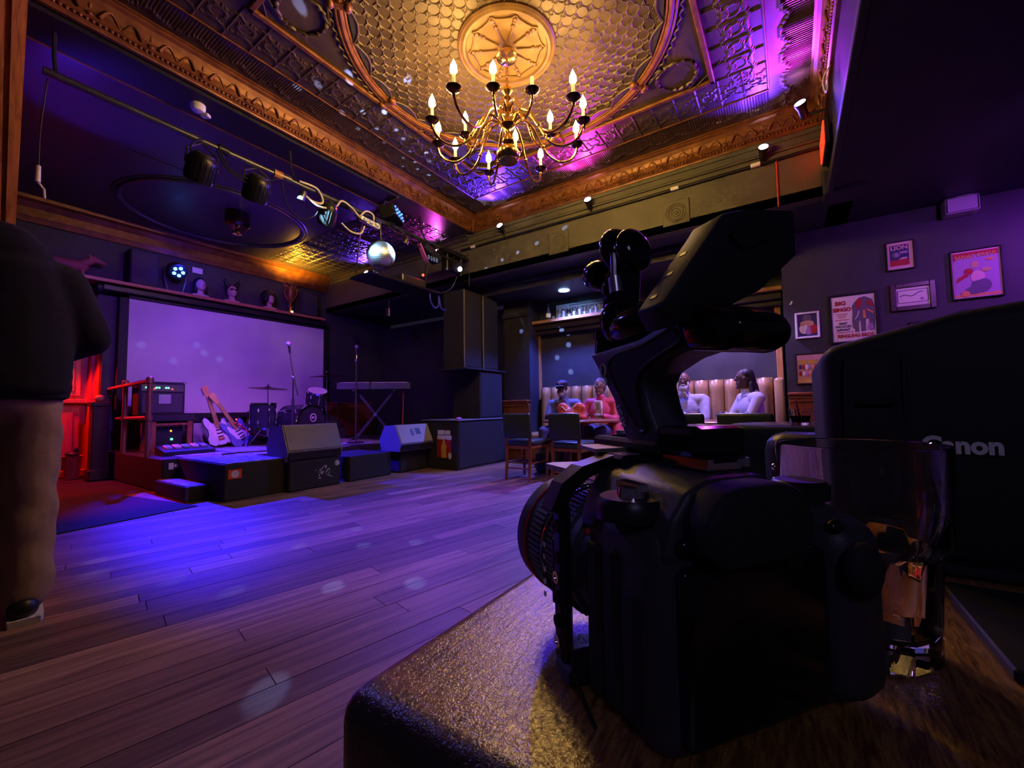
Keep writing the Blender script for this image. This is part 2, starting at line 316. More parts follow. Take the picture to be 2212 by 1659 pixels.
# planks, laid at a slight angle to the stage
ang = math.radians(-12); dX = Vector((math.cos(ang), math.sin(ang), 0)); dY = Vector((-math.sin(ang), math.cos(ang), 0)); PW = .122
def floor_in(x, y):
    if x < -.45 or x > 5.8 or y < -.2 or y > 5.9: return False
    if x > 1.85 and y > 5.0: return False
    if x > 4.6 and y > 4.0: return False
    v = Vector((x, y, -.87)); d = v.dot(F_)
    if d < .2: return False
    px = 1106+901.5*v.dot(R_)/d; py = 829.5-901.5*v.dot(U_)/d
    return -260 < px < 1900 and py < 1900
nplank = 0; rows = []
for j in range(-12, 62):
    s = -2.5+random.uniform(0, 1.2)
    while s < 6.5:
        l = random.uniform(.9, 2.3); rows.append((s, j*PW, l)); s += l
rows.sort(key=lambda q: (dX*(q[0]+q[2]/2)+dY*q[1]).length)
for s, t, l in rows:
    c = dX*(s+l/2)+dY*t
    if not any(floor_in(*(dX*(s+l*k)+dY*t).xy) for k in (0, .25, .5, .75, 1)): continue
    if nplank >= 300: break
    me = MB().box((0, 0, -.006), (l-.003, PW-.0025, .012)).data('plank', M['plank'])
    place('plank', me, fl, (c.x, c.y, random.uniform(-.0006, .0004)), (0, 0, ang)); nplank += 1
MB().bb((-2.4, -2.8, -.011), (6.7, 8.7, -.009)).build('floor_boards_beyond', M['plank'], fl)['kind'] = 'stuff'

# walls
w = struct('wall_stage', MB().bb((1.62, YS, 0), (6.6, YS+.12, 3.7)).bb((-2.2, YS, 2.15), (1.62, YS+.12, 3.7)).bb((-2.2, YS, 0), (.15, YS+.12, 2.15)), M['dwall'])
struct('wall_doorway', MB().bb((1.62, YS+.12, 0), (1.72, 8.5, 2.3)).bb((.05, YS+.12, 0), (.15, 8.5, 2.3)).bb((.05, 8.42, 0), (1.72, 8.55, 2.3)).bb((.05, YS+.12, 2.15), (1.72, 8.5, 2.3)), M['redwood'])
d = struct('door_1', MB().bb((.35, 8.36, .10), (1.60, 8.42, 2.1)), M['redwood'])
for (x0, x1, z0, z1) in [(.42, .92, .18, .98), (1.02, 1.52, .18, .98), (.42, .92, 1.12, 2.0), (1.02, 1.52, 1.12, 2.0)]:
    MB().bb((x0, 8.33, z0), (x1, 8.36, z1), .012).bb((x0+.07, 8.315, z0+.07), (x1-.07, 8.335, z1-.07), .008).build('door_panel', M['redwood'], d)
struct('trim_1', MB().bb((.15, 8.30, .0), (1.66, 8.42, .10), .01).bb((.15, 8.28, 1.02), (1.66, 8.36, 1.08), .01).bb((1.58, 8.2, 0), (1.68, 8.36, 2.1), .01), M['redwood'])
struct('wall_booth', MB().bb((6.35, .03, 0), (6.5, 7.85, 2.72)), M['dwall'])
struct('wall_pictures', MB().bb((5.85, -3.2, 0), (6.5, .03, ZB+.05)), M['pwall'])
pil = struct('wall_pilaster', MB().bb((5.97, 3.62, 0), (6.36, 4.14, 2.70)).bb((5.93, 3.60, 2.42), (6.0, 4.16, 2.50), .01), M['pwall'])
# soffit over the booths, the low ceiling on the right and the beam
struct('ceiling_soffit', MB().bb((XB, YR-.2, ZB), (6.6, YS, ZB+.1)).bb((5.42, .03, 2.71), (6.5, 4.2, ZB)).bb((5.36, .03, 2.80), (5.42, 4.2, ZB), .005), M['soffit'])
struct('ceiling_low', MB().bb((-2.4, -3.2, ZB), (6.5, YR, ZB+.1)), M['soffit'])
bm_ = struct('wall_beam', MB().bb((XB, YR-.1, ZB-.001), (XB+.12, YS, ZC+.05)), M['beam'])
MB().bb((XB-.015, YR, 3.52), (XB, YS, 3.57), .003).bb((XB-.028, YR, 3.415), (XB, YS, 3.435), .004).bb((XB-.02, YR, 3.44), (XB, YS, 3.452), .003).build('moulding', M['beam'], bm_)
MB().tube([(XB-.02, -.35, 3.345), (XB-.02, 2, 3.342), (XB-.02, 4.2, 3.345)], .016, 8).build('conduit', M['plast'], bm_, True)
for y in (3.95, 1.0, .2): MB().bb((XB-.045, y-.045, 3.325), (XB-.005, y+.045, 3.365), .006).build('junction_box', M['white'], bm_)
MB().tube([(XB-.012, .02, 3.33), (XB-.012, .02, 2.86)], .007, 6).build('wire', M['ocable'], bm_, True)
struct('trim_2', MB().bb((-2.4, YR-.02, ZB-.012), (4.95, YR+.03, ZB+.06), .006).bb((4.83, -.66, ZB-.03), (5.15, -.34, ZB+.20), .012), M['pwall'])
struct('wall_header', MB().bb((-2.4, YR-.1, ZB+.06), (XB, YR, ZC+.05)), M['black'])

# main pressed-tin ceiling
ce = struct('ceiling', MB().bb((-2.4, YR, ZC), (XB, YP, ZC+.08)), M['tin'])
def tri(x): return abs((x+.5) % 1-.5)
def field_h(x, y):
    c = .090; k = 1/c; a, b = (x+y)*.7071*k, (x-y)*.7071*k
    u = (a % 1)-.5; v = (b % 1)-.5; au, av = abs(u), abs(v); h = 0
    s = au+av
    if abs(s-.66) < .045: h = 1
    elif s < .66 and max(au, av) > .455: h = 1
    elif s > .66:
        q = min(math.hypot(au-.40, av-.40), math.hypot(au-.5, av-.30), math.hypot(au-.30, av-.5)); h = .9 if q < .055 else .15
    else: h = 0
    return h
N_ = 460; half = 1.235; vi = {}; mb = MB()
for j in range(N_+1):
    y = -half+2*half*j/N_
    for i in range(N_+1):
        x = -half+2*half*i/N_; r = math.hypot(x, y)
        if r < half and r > .36: vi[i, j] = len(mb.v); mb.v.append((CX+x, CY+y, ZC-.003-.0065*field_h(x, y)))
mb.f = [(vi[i, j], vi[i, j+1], vi[i+1, j+1], vi[i+1, j]) for (i, j) in vi if (i+1, j) in vi and (i, j+1) in vi and (i+1, j+1) in vi]
o = mb.build('octagon_field', M['tin'], ce); o['kind'] = 'stuff'
def ring(r, z, t, n=96, m=8, c=(CX, CY), ry=None): return MB().tube([(c[0]+r*math.cos(2*PI*i/n), c[1]+(ry or r)*math.sin(2*PI*i/n), z) for i in range(n)], t, m, True)
for r, t in ((1.262, .024), (1.295, .016), (1.232, .012)): ring(r, ZC-.012, t).build('ring_moulding', M['gold'], ce, True)
lf = MB().prism([(math.sin(PI*k/10)*.050*(1 if k < 11 else 0), -.15+.3*k/10) for k in range(11)], (0, 0, 0), (1, 0, 0), (0, 1, 0), (0, 0, -.014)).data('crescent', M['tindark'])
sl = MB().tube([(.055*math.sin(PI*k/12), -.16+.32*k/12, -.012) for k in range(13)], .008, 6).data('crescent_edge', M['tin'], True)
cl = MB().box((0, 0, -.02), (.12, .055, .05), None, .012, 2).ell((.06, 0, -.03), (.03, .04, .03)).ell((-.06, 0, -.03), (.03, .04, .03)).data('ring_clasp', M['gold'], True)
wav = MB().tube([(1.345+.018*math.sin(k*PI*2/6), 0, 0) for k in range(2)], .001, 4)
for k in range(24):
    a = 2*PI*k/24; px, py = CX+1.205*math.cos(a), CY+1.205*math.sin(a)
    place('crescent', lf, ce, (px, py, ZC-.006), (0, 0, a+PI)); place('crescent_edge', sl, ce, (px, py, ZC-.008), (0, 0, a+PI))
    if k % 3 == 0: place('ring_clasp', cl, ce, (CX+1.265*math.cos(a+.13), CY+1.265*math.sin(a+.13), ZC), (0, 0, a+.13))
MB().tube([(CX+(1.335+.014*math.cos(k*.9*2))*math.cos(2*PI*k/360), CY+(1.335+.014*math.cos(k*.9*2))*math.sin(2*PI*k/360), ZC-.008) for k in range(360)], .009, 5, True).build('ring_rope', M['tin'], ce, True)
# medallion
MB().lathe([(.40, 0), (.40, -.02), (.385, -.035), (.37, -.02), (.355, -.034), (.335, -.034), (.325, -.014), (.0, -.014)], (CX, CY, ZC), n=64).build('medallion', M['medal'], ce, True)
for k in range(10):
    a = 2*PI*k/10+.2; ca, sa = math.cos(a), math.sin(a)
    b = MB().tube([(CX+r*ca, CY+r*sa, ZC-.02) for r in (.08, .14, .2)], [.010, .007, .006], 6)
    for r, q in ((.215, .018), (.25, .013), (.275, .018)): b.ell((CX+r*ca, CY+r*sa, ZC-.018), (q, q, .012), 8, 6)
    b.build('spoke', M['medal'], ce, True)
    a2 = a+PI/10; p = [(CX+r*math.cos(a+t), CY+r*math.sin(a+t), ZC-.02) for r, t in ((.31, 0), (.285, .1), (.275, PI/10), (.285, PI/5-.1), (.31, PI/5))]
    MB().tube(p, .007, 6).build('scallop', M['medal'], ce, True)
# square frame round the ring, corner wreaths
HF, HT = 1.335, 1.755
fr = MB()
for sx, sy, lx, ly in ((0, 1, HF, .022), (0, -1, HF, .022), (1, 0, .022, HF), (-1, 0, .022, HF)): fr.box((CX+sx*HF, CY+sy*HF, ZC-.014), (2*lx+.044*(lx > 1), 2*ly+.044*(ly > 1), .028), None, .008, 2)
fr.build('square_frame', M['gold'], ce)
fr = MB()
for sx, sy, lx, ly in ((0, 1, HT, .007), (0, -1, HT-.02, .007), (1, 0, .007, HT), (-1, 0, .007, HT)): fr.box((CX+sx*HT, CY+sy*HT, ZC-.006), (2*lx, 2*ly, .014), None, .003)
fr.build('thin_fillet', M['gold'], ce)
wr = MB().tube([(.165*math.cos(2*PI*k/48)*(1+.04*math.sin(k*2.1)), .165*math.sin(2*PI*k/48)*(1+.04*math.sin(k*2.1)), -.01) for k in range(48)], [.014+.006*math.sin(k*2.6) for k in range(48)], 6, True)
for sgn in (-1, 1): wr.tube([(sgn*(.18+.10*t), -.05+.22*math.sin(t*4), -.008) for t in [k/10 for k in range(11)]], [.012-.0009*k for k in range(11)], 6)
wr = wr.data('corner_wreath', M['tin'], True)
for k, (sx, sy) in enumerate(((1, 1), (-1, 1), (-1, -1), (1, -1))): place('corner_wreath', wr, ce, (CX+sx*1.10, CY+sy*1.08, ZC), (0, 0, PI/4+k*PI/2))
# border panels with swags
def panel_h(u, v):
    h = 0
    if u < .05 or u > .95: h = 1
    if abs(v-(.18+.10*math.sin(u*PI))) < .035: h = .9
    if abs(v-(.78-.14*math.sin(u*PI))) < .03: h = .7
    d = math.hypot((u-.5)*.5, v-.48); h = max(h, .7 if abs(d-.14) < .03 else 0)
    if abs(u-.5) < .05 and .55 < v < .72: h = .8
    return h
PLN = 2*HT/18
pm = MB().grid(lambda u, v: ((u-.5)*PLN*.99, (v-.5)*.375, -.002-.009*panel_h(u, v)), 16, 28).data('border_panel', M['tin'])
for k in range(18):
    t = -HT+PLN*(k+.5); q = (HF+HT)/2+.008
    if 1 < k < 16 or True:
        place('border_panel', pm, ce, (CX+t, CY+q, ZC), (0, 0, PI)); place('border_panel', pm, ce, (CX+q, CY+t, ZC), (0, 0, PI/2))
        if 1 <= k < 17: place('border_panel', pm, ce, (CX+t, CY-q, ZC), (0, 0, 0))
# ribbed and scalloped outer border
def rib(l, wd, axis, off):
    def fn(u, v):
        x = (u-.5)*l; ph = (x/.30) % 1; sc_ = .55+.22*math.sin(ph*PI)
        h = (.0035*(1+math.sin(x*2*PI/.022)) if v < sc_ else 0)+(.010 if abs(v-sc_) < .05 else 0)
        p = (x, (v-.5)*wd)
        return (p[0]+off[0], p[1]+off[1], ZC-.002-h) if axis == 0 else (p[1]+off[0], p[0]+off[1], ZC-.002-h)
    return MB().grid(fn, int(l/.0075), 14)
o = rib(3.5, .30, 1, (CX+HT+.17, CY)).build('ribbed_border', M['tin'], ce); o['kind'] = 'stuff'
o = rib(4.2, .29, 0, (CX+.05, CY+HT+.16)).build('ribbed_border', M['tin'], ce); o['kind'] = 'stuff'
o = rib(4.2, .28, 0, (CX+.05, CY-HT-.18)).build('ribbed_border', M['tin'], ce); o['kind'] = 'stuff'
# gilded cornice: proscenium, beam, right side
PR = [(0, -.235), (.026, -.235), (.030, -.222), (.040, -.212), (.040, -.178), (.050, -.172), (.052, -.12), (.066, -.08), (.088, -.045), (.112, -.03), (.112, -.016), (.13, -.012), (.13, 0), (0, 0)]
leaf = MB()
for t in range(-3, 4):
    a = t*.36; leaf.ell((math.sin(a)*.055, -.058+.020*abs(t)*.3, -.115+math.cos(a)*.055), (.013, .012, .058), 8, 6, Matrix.Rotation(a, 3, 'Y'))
leaf.ell((0, -.055, -.155), (.02, .014, .016), 8, 6)
for sgn in (-1, 1): leaf.tube([(sgn*(.05+.11*k/8), -.060-.012*math.sin(k*.5), -.155+.07*math.sin(k/8*PI)) for k in range(9)], [.012-.0009*k for k in range(9)], 6)
leaf = leaf.data('acanthus_leaf', M['gold'], True)
def cornice(name, A, B, rz, mat, PRF=PR, leaves=True, zt=ZC, step=.335):
    A = Vector(A); B = Vector(B); L_ = (B-A).length; n = Vector((-math.sin(rz)*-1, -math.cos(rz), 0))
    mb = MB().prism([(p, z) for p, z in PRF], (A.x, A.y, zt), n, (0, 0, 1), B-A); o = struct(name, mb, mat)
    if leaves:
        d = (B-A).normalized(); k = step/2
        while k < L_:
            p = A+d*k; place('acanthus_leaf', leaf, o, (p.x, p.y, zt), (0, 0, rz)); k += step
        bd = MB(); k = .01
        while k < L_:
            p = A+d*k+n*.044; bd.ell((p.x, p.y, zt-.195), (.013, .013, .014), 8, 5); k += .032
        q = bd.build('bead_row', mat, o, True); q['kind'] = 'stuff'
    return o
cornice('trim_3', (-.5, YP, 0), (XB, YP, 0), 0, M['gold'])
cornice('trim_4', (XB, YP, 0), (XB, YR, 0), -PI/2, M['gold'])
cornice('trim_5', (XB, YR, 0), (1.6, YR, 0), PI, M['gold'])
struct('trim_6', MB().lathe([(.0, -.26), (.02, -.25), (.03, -.235), (.024, -.2), (.03, -.17), (.02, -.14), (.035, -.1), (.02, -.05), (.02, 0)], (XB-.075, YP-.075, ZC), n=12), M['gold'], True)
# stage ceiling
sg = struct('ceiling_stage', MB().bb((-2.4, YP, ZS), (XB, YS, ZS+.33)), M['tindark'])
ring(1.04, ZS-.004, .028, 80, 8, (2.48, 6.5), .95).build('oval_ring', M['tindark'], sg, True)
ring(1.10, ZS-.002, .012, 80, 6, (2.48, 6.5), 1.01).build('oval_ring', M['tindark'], sg, True)
def stage_panel(u, v):
    x = u*1.3; y = v*3.2; a, b = tri(x/.16), tri(y/.16); h = 1 if max(a, b) > .44 else (.6 if abs(math.hypot(a, b)-.25) < .06 else 0)
    return (3.62+x, 4.32+y, ZS-.002-.008*h)
o = MB().grid(stage_panel, 100, 240).build('tin_squares', M['tindark'], sg); o['kind'] = 'stuff'
for k in range(3): MB().bb((3.62, 4.60+k*.9, ZS-.02), (XB, 4.63+k*.9, ZS), .004).build('ceiling_fillet', M['tindark'], sg)
MB().bb((-1.2, 4.005, 3.536), (3.47, 4.36, ZS), .003).build('header_board', M['black'], sg)
MB().bb((-1.2, 4.36, 3.53), (3.47, 4.382, ZS), .003).bb((3.47, 4.005, 3.53), (3.485, 4.382, ZS), .002).build('header_edge', M['gold'], sg)
cornice('trim_7', (-.5, YS, 0), (XB, YS, 0), 0, M['gold'], [(0, -.29), (.04, -.29), (.06, -.24), (.07, -.22), (.075, -.12), (.13, -.06), (.19, -.04), (.2, 0), (0, 0)], True, ZS, .40)
cornice('trim_8', (XB, YS, 0), (XB, YP+.1, 0), -PI/2, M['tindark'], [(0, -.09), (.02, -.09), (.03, -.03), (.06, -.02), (.06, 0), (0, 0)], False, ZS)
# fluted wooden post at the proscenium
pm_ = MB()
def post(u0, u1, y0, y1, z0, z1, k0, k1):
    v = []
    for z, k in ((z0, k0), (z1, k1)):
        xr = .398; v += [(xr-(xr-u0)*k, y0, z), (xr-(xr-u1)*k, y0, z), (xr-(xr-u1)*k, y1, z), (xr-(xr-u0)*k, y1, z)]
    pm_.add(v, [(0, 3, 2, 1), (4, 5, 6, 7), (0, 1, 5, 4), (1, 2, 6, 5), (2, 3, 7, 6), (3, 0, 4, 7)])
for a, b, y in ((.20, .398, 3.93), (.215, .245, 3.905), (.27, .30, 3.905), (.33, .375, 3.905)): post(a, b, y, 4.06, 0, 3.57, .12, 1)
struct('trim_9', pm_, wood('post_oak', (.30, .105, .03), (.52, .21, .06), .34, 2, 12, 5, .2))
# ------------------------------------------------------------------ stage and everything on it
SZ = .36
t = thing('stage_platform', 'low black stage platform with a step and a projecting front', 'stage', (1.7, 4.6, 0))
MB().bb((1.70, 5.75, 0), (6.34, 7.84, SZ), .008).build('deck', M['carpetblk'], t, world=True)
MB().bb((2.42, 5.25, 0), (4.90, 5.75, SZ-.002), .006).build('front_deck', M['carpetblk'], t, world=True)
MB().bb((1.84, 4.58, 0), (2.42, 5.75, SZ), .008).build('tongue', M['carpetblk'], t, world=True)
MB().bb((1.64, 4.89, 0), (1.84, 5.74, .145), .006).bb((1.84, 4.89, 0), (1.84, 4.9, .1)).build('step', M['carpetblk'], t, world=True)
MB().bb((1.635, 4.88, 0), (1.655, 4.90, .146)).build('step_nosing', M['dsteel'], t, world=True)
M['rug'] = P('patterned_rug', (.34, .32, .40), .9, 0, (50, .6, .006), ((.10, .08, .16), 11))
single('stage_rug', MB().bb((1.86, 4.60, SZ), (2.42, 5.74, SZ+.008), .003), M['rug'], 'worn patterned rug on the projecting front of the stage', 'rug')
single('stage_rug', MB().bb((2.44, 5.28, SZ), (4.6, 6.9, SZ+.008), .003).bb((1.9, 5.8, SZ), (2.43, 6.1, SZ+.006)), M['rug'], 'large patterned rug under the drums and microphone stands', 'rug')
single('step_mat', MB().bb((1.655, 4.91, .145), (1.835, 5.72, .151), .002), M['rug'], 'small patterned mat lying on the low stage step', 'mat')
single('entrance_mat', MB().box((.84, 5.35, .005), (1.35, 1.7, .008), Matrix.Rotation(math.radians(9), 3, 'Z'), .002), P('navy_mat', (.02, .02, .05), .95, 0, (200, .5)), 'dark navy floor mat by the red doorway', 'mat')
# stickers on the stage fronts
s = thing('oval_sticker', 'red sticker with a pale oval badge on the stage front', 'sticker', (1.925, 4.577, .21))
MB().bb((1.87, 4.574, .215), (1.99, 4.579, .305)).build('backing', P('red_sticker', (.65, .07, .03), .5), s, world=True)
MB().lathe([(.036, 0), (.036, .003)], (1.93, 4.574, .26), (0, -1, 0), 24, 1, 1).build('badge', P('pale_badge', (.6, .6, .75), .5), s, world=True)
single('white_sticker', MB().bb((1.755, 5.741, .245), (1.80, 5.747, .315)), M['paper'], 'square white sticker on the stage side beside the step', 'sticker')
single('round_sticker', MB().lathe([(.022, 0), (.022, .003)], (1.826, 5.747, .28), (0, -1, 0), 16), M['paper'], 'small round pale sticker next to the square white one', 'sticker')
# boxes along the stage front
LB = ['black wooden box under the left floor monitor with leaf graphic', 'black wooden box between the two floor monitors', 'black wooden box under the right floor monitor']
for k, (x0, x1, y1, z) in enumerate(((2.42, 3.03, 5.2, .318), (3.15, 3.79, 5.2, .305), (3.94, 4.44, 4.98, .30))):
    b = thing('stage_box', LB[k], 'box', ((x0+x1)/2, 4.5, 0), group='boxes along the stage front')
    MB().bb((x0, 4.5, 0), (x1, y1, z), .006).build('carcass', M['carpetblk'], b, world=True)
    MB().bb((x0+.01, 4.494, .01), (x1-.01, 4.5, z-.012), .002).build('front_board', M['carpetblk'], b, world=True)
    if k == 0:
        lg = MB(); random.seed(3)
        for i in range(34):
            a = random.uniform(0, 2*PI); r = random.uniform(.01, .085)
            lg.ell((2.80+1.15*r*math.cos(a), 4.492, .175+r*math.sin(a)*.9), (random.uniform(.005, .012), .0012, random.uniform(.004, .009)), 6, 4, Matrix.Rotation(random.uniform(0, 3), 3, 'Y'))
        lg.tube([(2.86, 4.492, .14), (2.92, 4.492, .10)], .004, 5).build('leaf_graphic', P('chalk', (.55, .52, .55), .7), b, True, True)
        MB().lathe([(.034, 0), (.034, .003)], (2.985, 4.494, .255), (0, -1, 0), 6).build('hexagon_sticker', M['paper'], b, world=True)
        MB().tube([(2.985+.02*math.cos(i), 4.489, .255+.02*math.sin(i)) for i in [k2*.55 for k2 in range(11)]], .0035, 5).build('sticker_emblem', M['plast'], b, world=True)
    if k == 1: MB().add([(3.149, 4.5, 0), (3.149, 5.0, .30), (3.149, 4.5, .30)], [(0, 1, 2)]).bb((3.144, 4.52, .06), (3.150, 4.9, .29)).build('side_board', M['carpetblk'], b, world=True)
# floor monitors
def wedge(name, label, x0, x1, y0, z0, h, fmat, slots):
    o = thing(name, label, 'speaker', ((x0+x1)/2, y0+.2, z0), group='floor monitor wedges')
    pr = [(y0+.04, z0), (y0, z0+h*.28), (y0+.13, z0+h), (y0+.34, z0+h*.96), (y0+.45, z0+h*.4), (y0+.40, z0)]
    MB().prism(pr, (x0, 0, 0), (0, 1, 0), (0, 0, 1), (x1-x0, 0, 0)).build('cabinet', M['greygr'], o, world=True)
    nv = Vector((0, -h*.72, .13)).normalized(); e = Vector((0, .13, h*.72)).normalized(); L_ = math.hypot(.13, h*.72)
    c = Vector(((x0+x1)/2, y0+.065, z0+h*.64))+nv*.004
    MB().box(c, (x1-x0-.03, L_*.94, .010), Matrix((Vector((1, 0, 0)), e, nv)).transposed(), .003).build('grille', fmat, o, world=True)
    MB().bb((x0+.015, y0+.002, z0+.02), (x1-.015, y0+.03, z0+h*.26), .004).build('lower_panel', M['plast'], o, world=True)
    for s in slots: MB().box(c+Vector((s[0], 0, 0))+e*s[2]+nv*.006, (s[1], s[3], .004), Matrix((Vector((1, 0, 0)), e, nv)).transposed(), .001).build('tape_mark', M['plast'], o, world=True)
    MB().ell(((x0+x1)/2+.12*(x1-x0), y0+.02, z0+h*.17), .018, 12, 8).build('pilot_light', P('blue_reflector', (.2, .35, 1), .2, emis=((.05, .2, 1), 1.6)), o, True, True)
    return o
wedge('floor_monitor', 'grey wedge floor monitor on the left stage box', 2.40, 3.06, 4.50, .318, .40, M['greygr'], [])
wedge('floor_monitor', 'pale wedge floor monitor with black tape on the right stage box', 3.86, 4.47, 4.38, .30, .36, P('pale_grille', (.34, .33, .40), .6, 0, (400, .3)), [(-.05, .05, .02, .10), (.06, .09, .03, .09)])
# railing pipes and newel
o = thing('pipe_railing', 'copper pipe handrail at the left edge of the stage', 'railing', (1.72, 6.3, SZ))
cp = P('copper_pipe', (.50, .22, .15), .34, .8)
for y in (6.30, 7.2):
    MB().cyl((1.72, y, SZ), (1.72, y, 1.27), .028).build('post', cp, o, True, True)
    MB().cyl((1.72, y, 1.225), (1.72, y, 1.285), .038).cyl((1.72, y, .785), (1.72, y, .845), .038).ell((1.72, y, 1.285), (.034, .034, .02)).build('fitting', cp, o, True, True)
MB().cyl((1.72, 6.3, 1.255), (1.70, 8.0, 1.205), .024).build('top_rail', cp, o, True, True)
MB().cyl((1.72, 6.3, .815), (1.72, 7.56, .80), .024).build('lower_rail', cp, o, True, True)
o = thing('newel_post', 'dark wooden newel post beside the red doorway', 'post', (1.62, 7.7, 0))
MB().bb((1.50, 7.6, 0), (1.66, 7.78, 1.02), .01).bb((1.48, 7.58, .97), (1.68, 7.80, 1.03), .01).bb((1.48, 7.58, 0), (1.68, 7.80, .14), .01).build('shaft', wood('dark_walnut', (.02, .010, .007), (.05, .025, .015), .45, 2), o, world=True)
MB().ell((1.58, 7.69, 1.075), (.055, .055, .05)).build('cap_ball', M['oak'], o, True, True)
o = thing('waste_bin', 'small bin standing by the red doorway', 'bin', (1.42, 8.1, 0))
MB().lathe([(.07, 0), (.10, .30), (.11, .31), (.095, .30), (.07, .02)], (1.42, 8.1, 0)).build('bucket', M['redwood'], o, True, True)
MB().ell((1.42, 8.1, .33), (.08, .08, .04)).ell((1.45, 8.08, .37), (.03, .02, .05)).build('bin_liner', M['plast'], o, True, True)
# amplifiers
def knobs(n, x0, x1, y, z, mat, o, r=.010):
    for i in range(n): MB().cyl((x0+(x1-x0)*i/(n-1), y, z), (x0+(x1-x0)*i/(n-1), y-.014, z), r, r*.9, 10).build('knob', mat, o, True, True)
o = thing('amplifier_bench', 'low bench with red wooden legs under the bass amplifier', 'bench', (2.1, 6.85, SZ))
MB().bb((1.86, 6.78, .76), (2.34, 7.2, .84), .01).build('top', M['carpetblk'], o, world=True)
for x in (1.88, 2.27): MB().bb((x, 6.79, SZ), (x+.055, 6.85, .76), .006).build('leg', M['woodm'], o, world=True)
for x in (1.88, 2.27): MB().bb((x, 7.13, SZ), (x+.055, 7.19, .76), .006).build('leg', M['woodm'], o, world=True)
MB().bb((1.93, 6.80, .705), (2.27, 6.83, .735), .004).build('stretcher', M['woodm'], o, world=True)
o = thing('rack_unit', 'black rack unit with a green light inside the amplifier bench', 'amplifier', (2.1, 6.95, SZ))
MB().bb((1.96, 6.90, SZ), (2.25, 7.15, .68), .01).build('case', M['plast'], o, world=True)
MB().ell((2.13, 6.895, .52), .014, 10, 8).build('green_lamp', M['greenled'], o, world=True)
MB().ell((2.12, 6.895, .63), .011, 10, 8).build('orange_lamp', P('orange_led', (1, .2, .02), .3, emis=((1, .15, .01), 7)), o, world=True)
o = thing('bass_amplifier', 'black bass amplifier with green lit controls on the bench', 'amplifier', (2.02, 6.95, .84))
MB().bb((1.77, 6.88, .84), (2.26, 7.16, 1.28), .012, 2).build('cabinet', M['carpetblk'], o, world=True)
cpn = MB().bb((1.79, 6.868, 1.15), (2.24, 6.882, 1.245), .003).build('control_panel', M['dsteel'], o, world=True)
MB().bb((1.80, 6.870, .87), (2.23, 6.882, 1.13), .003).build('grille_cloth', M['grille'], o, world=True)
MB().bb((1.97, 6.862, .99), (2.10, 6.871, 1.11), .002).build('name_plate', P('silver_plate', (.5, .5, .55), .3, .6), o, world=True)
for x in (1.84, 1.865, 1.945, 1.972, 2.045, 2.07): MB().ell((x, 6.862, 1.20), (.011, .006, .010), 10, 6).build('green_lamp', M['greenled'], cpn, world=True)
for x in (1.925, 2.112): MB().ell((x, 6.862, 1.185), .008, 10, 6).build('red_lamp', M['redled'], cpn, world=True)
for x in (1.78, 2.25): MB().bb((x-.018, 6.872, 1.255), (x+.018, 6.90, 1.288), .004).build('corner_guard', M['steel'], o, world=True)
MB().tube([(1.85, 6.85, 1.17), (1.86, 6.80, 1.05), (1.87, 6.79, .92), (1.86, 6.86, .85)], .006, 6).build('patch_lead', M['wcable'], o, True, True)
o = thing('guitar_amplifier', 'grey fronted guitar amplifier behind the two guitars', 'amplifier', (2.78, 7.3, SZ))
MB().bb((2.455, 7.2, SZ), (3.10, 7.45, .80), .012, 2).build('cabinet', M['carpetblk'], o, world=True)
MB().bb((2.475, 7.188, .38), (3.08, 7.202, .715), .003).build('grille_cloth', P('silver_cloth', (.30, .29, .33), .8, 0, (300, .4)), o, world=True)
gpn = MB().bb((2.475, 7.188, .725), (3.08, 7.202, .78), .003).build('control_panel', M['plast'], o, world=True)
knobs(9, 2.52, 2.94, 7.188, .752, M['chrome'], gpn, .008); MB().ell((3.03, 7.184, .752), .012, 10, 6).build('pilot_lamp', M['redled'], o, world=True)
MB().tube([(2.70, 7.3, .80), (2.72, 7.3, .825), (2.84, 7.3, .825), (2.86, 7.3, .80)], .010, 6).build('handle', M['plast'], o, True, True)
o = thing('pedalboard', 'black pedalboard with small effect pedals at the stage edge', 'pedalboard', (2.08, 6.25, SZ))
MB().prism([(6.10, SZ), (6.42, SZ), (6.42, .47), (6.10, .41)], (1.82, 0, 0), (0, 1, 0), (0, 0, 1), (.52, 0, 0)).build('board', M['plast'], o, world=True)
for i, c in enumerate(((.35, .32, .5), (.5, .48, .6), (.12, .3, .25), (.4, .4, .5), (.2, .2, .3))):
    MB().box((1.90+.09*i, 6.27, .455+.002*(i % 2)), (.07, .12, .035), Matrix.Rotation(.18, 3, 'X'), .006).build('pedal', P('pedal_%d' % i, c, .4, .3), o, world=True)
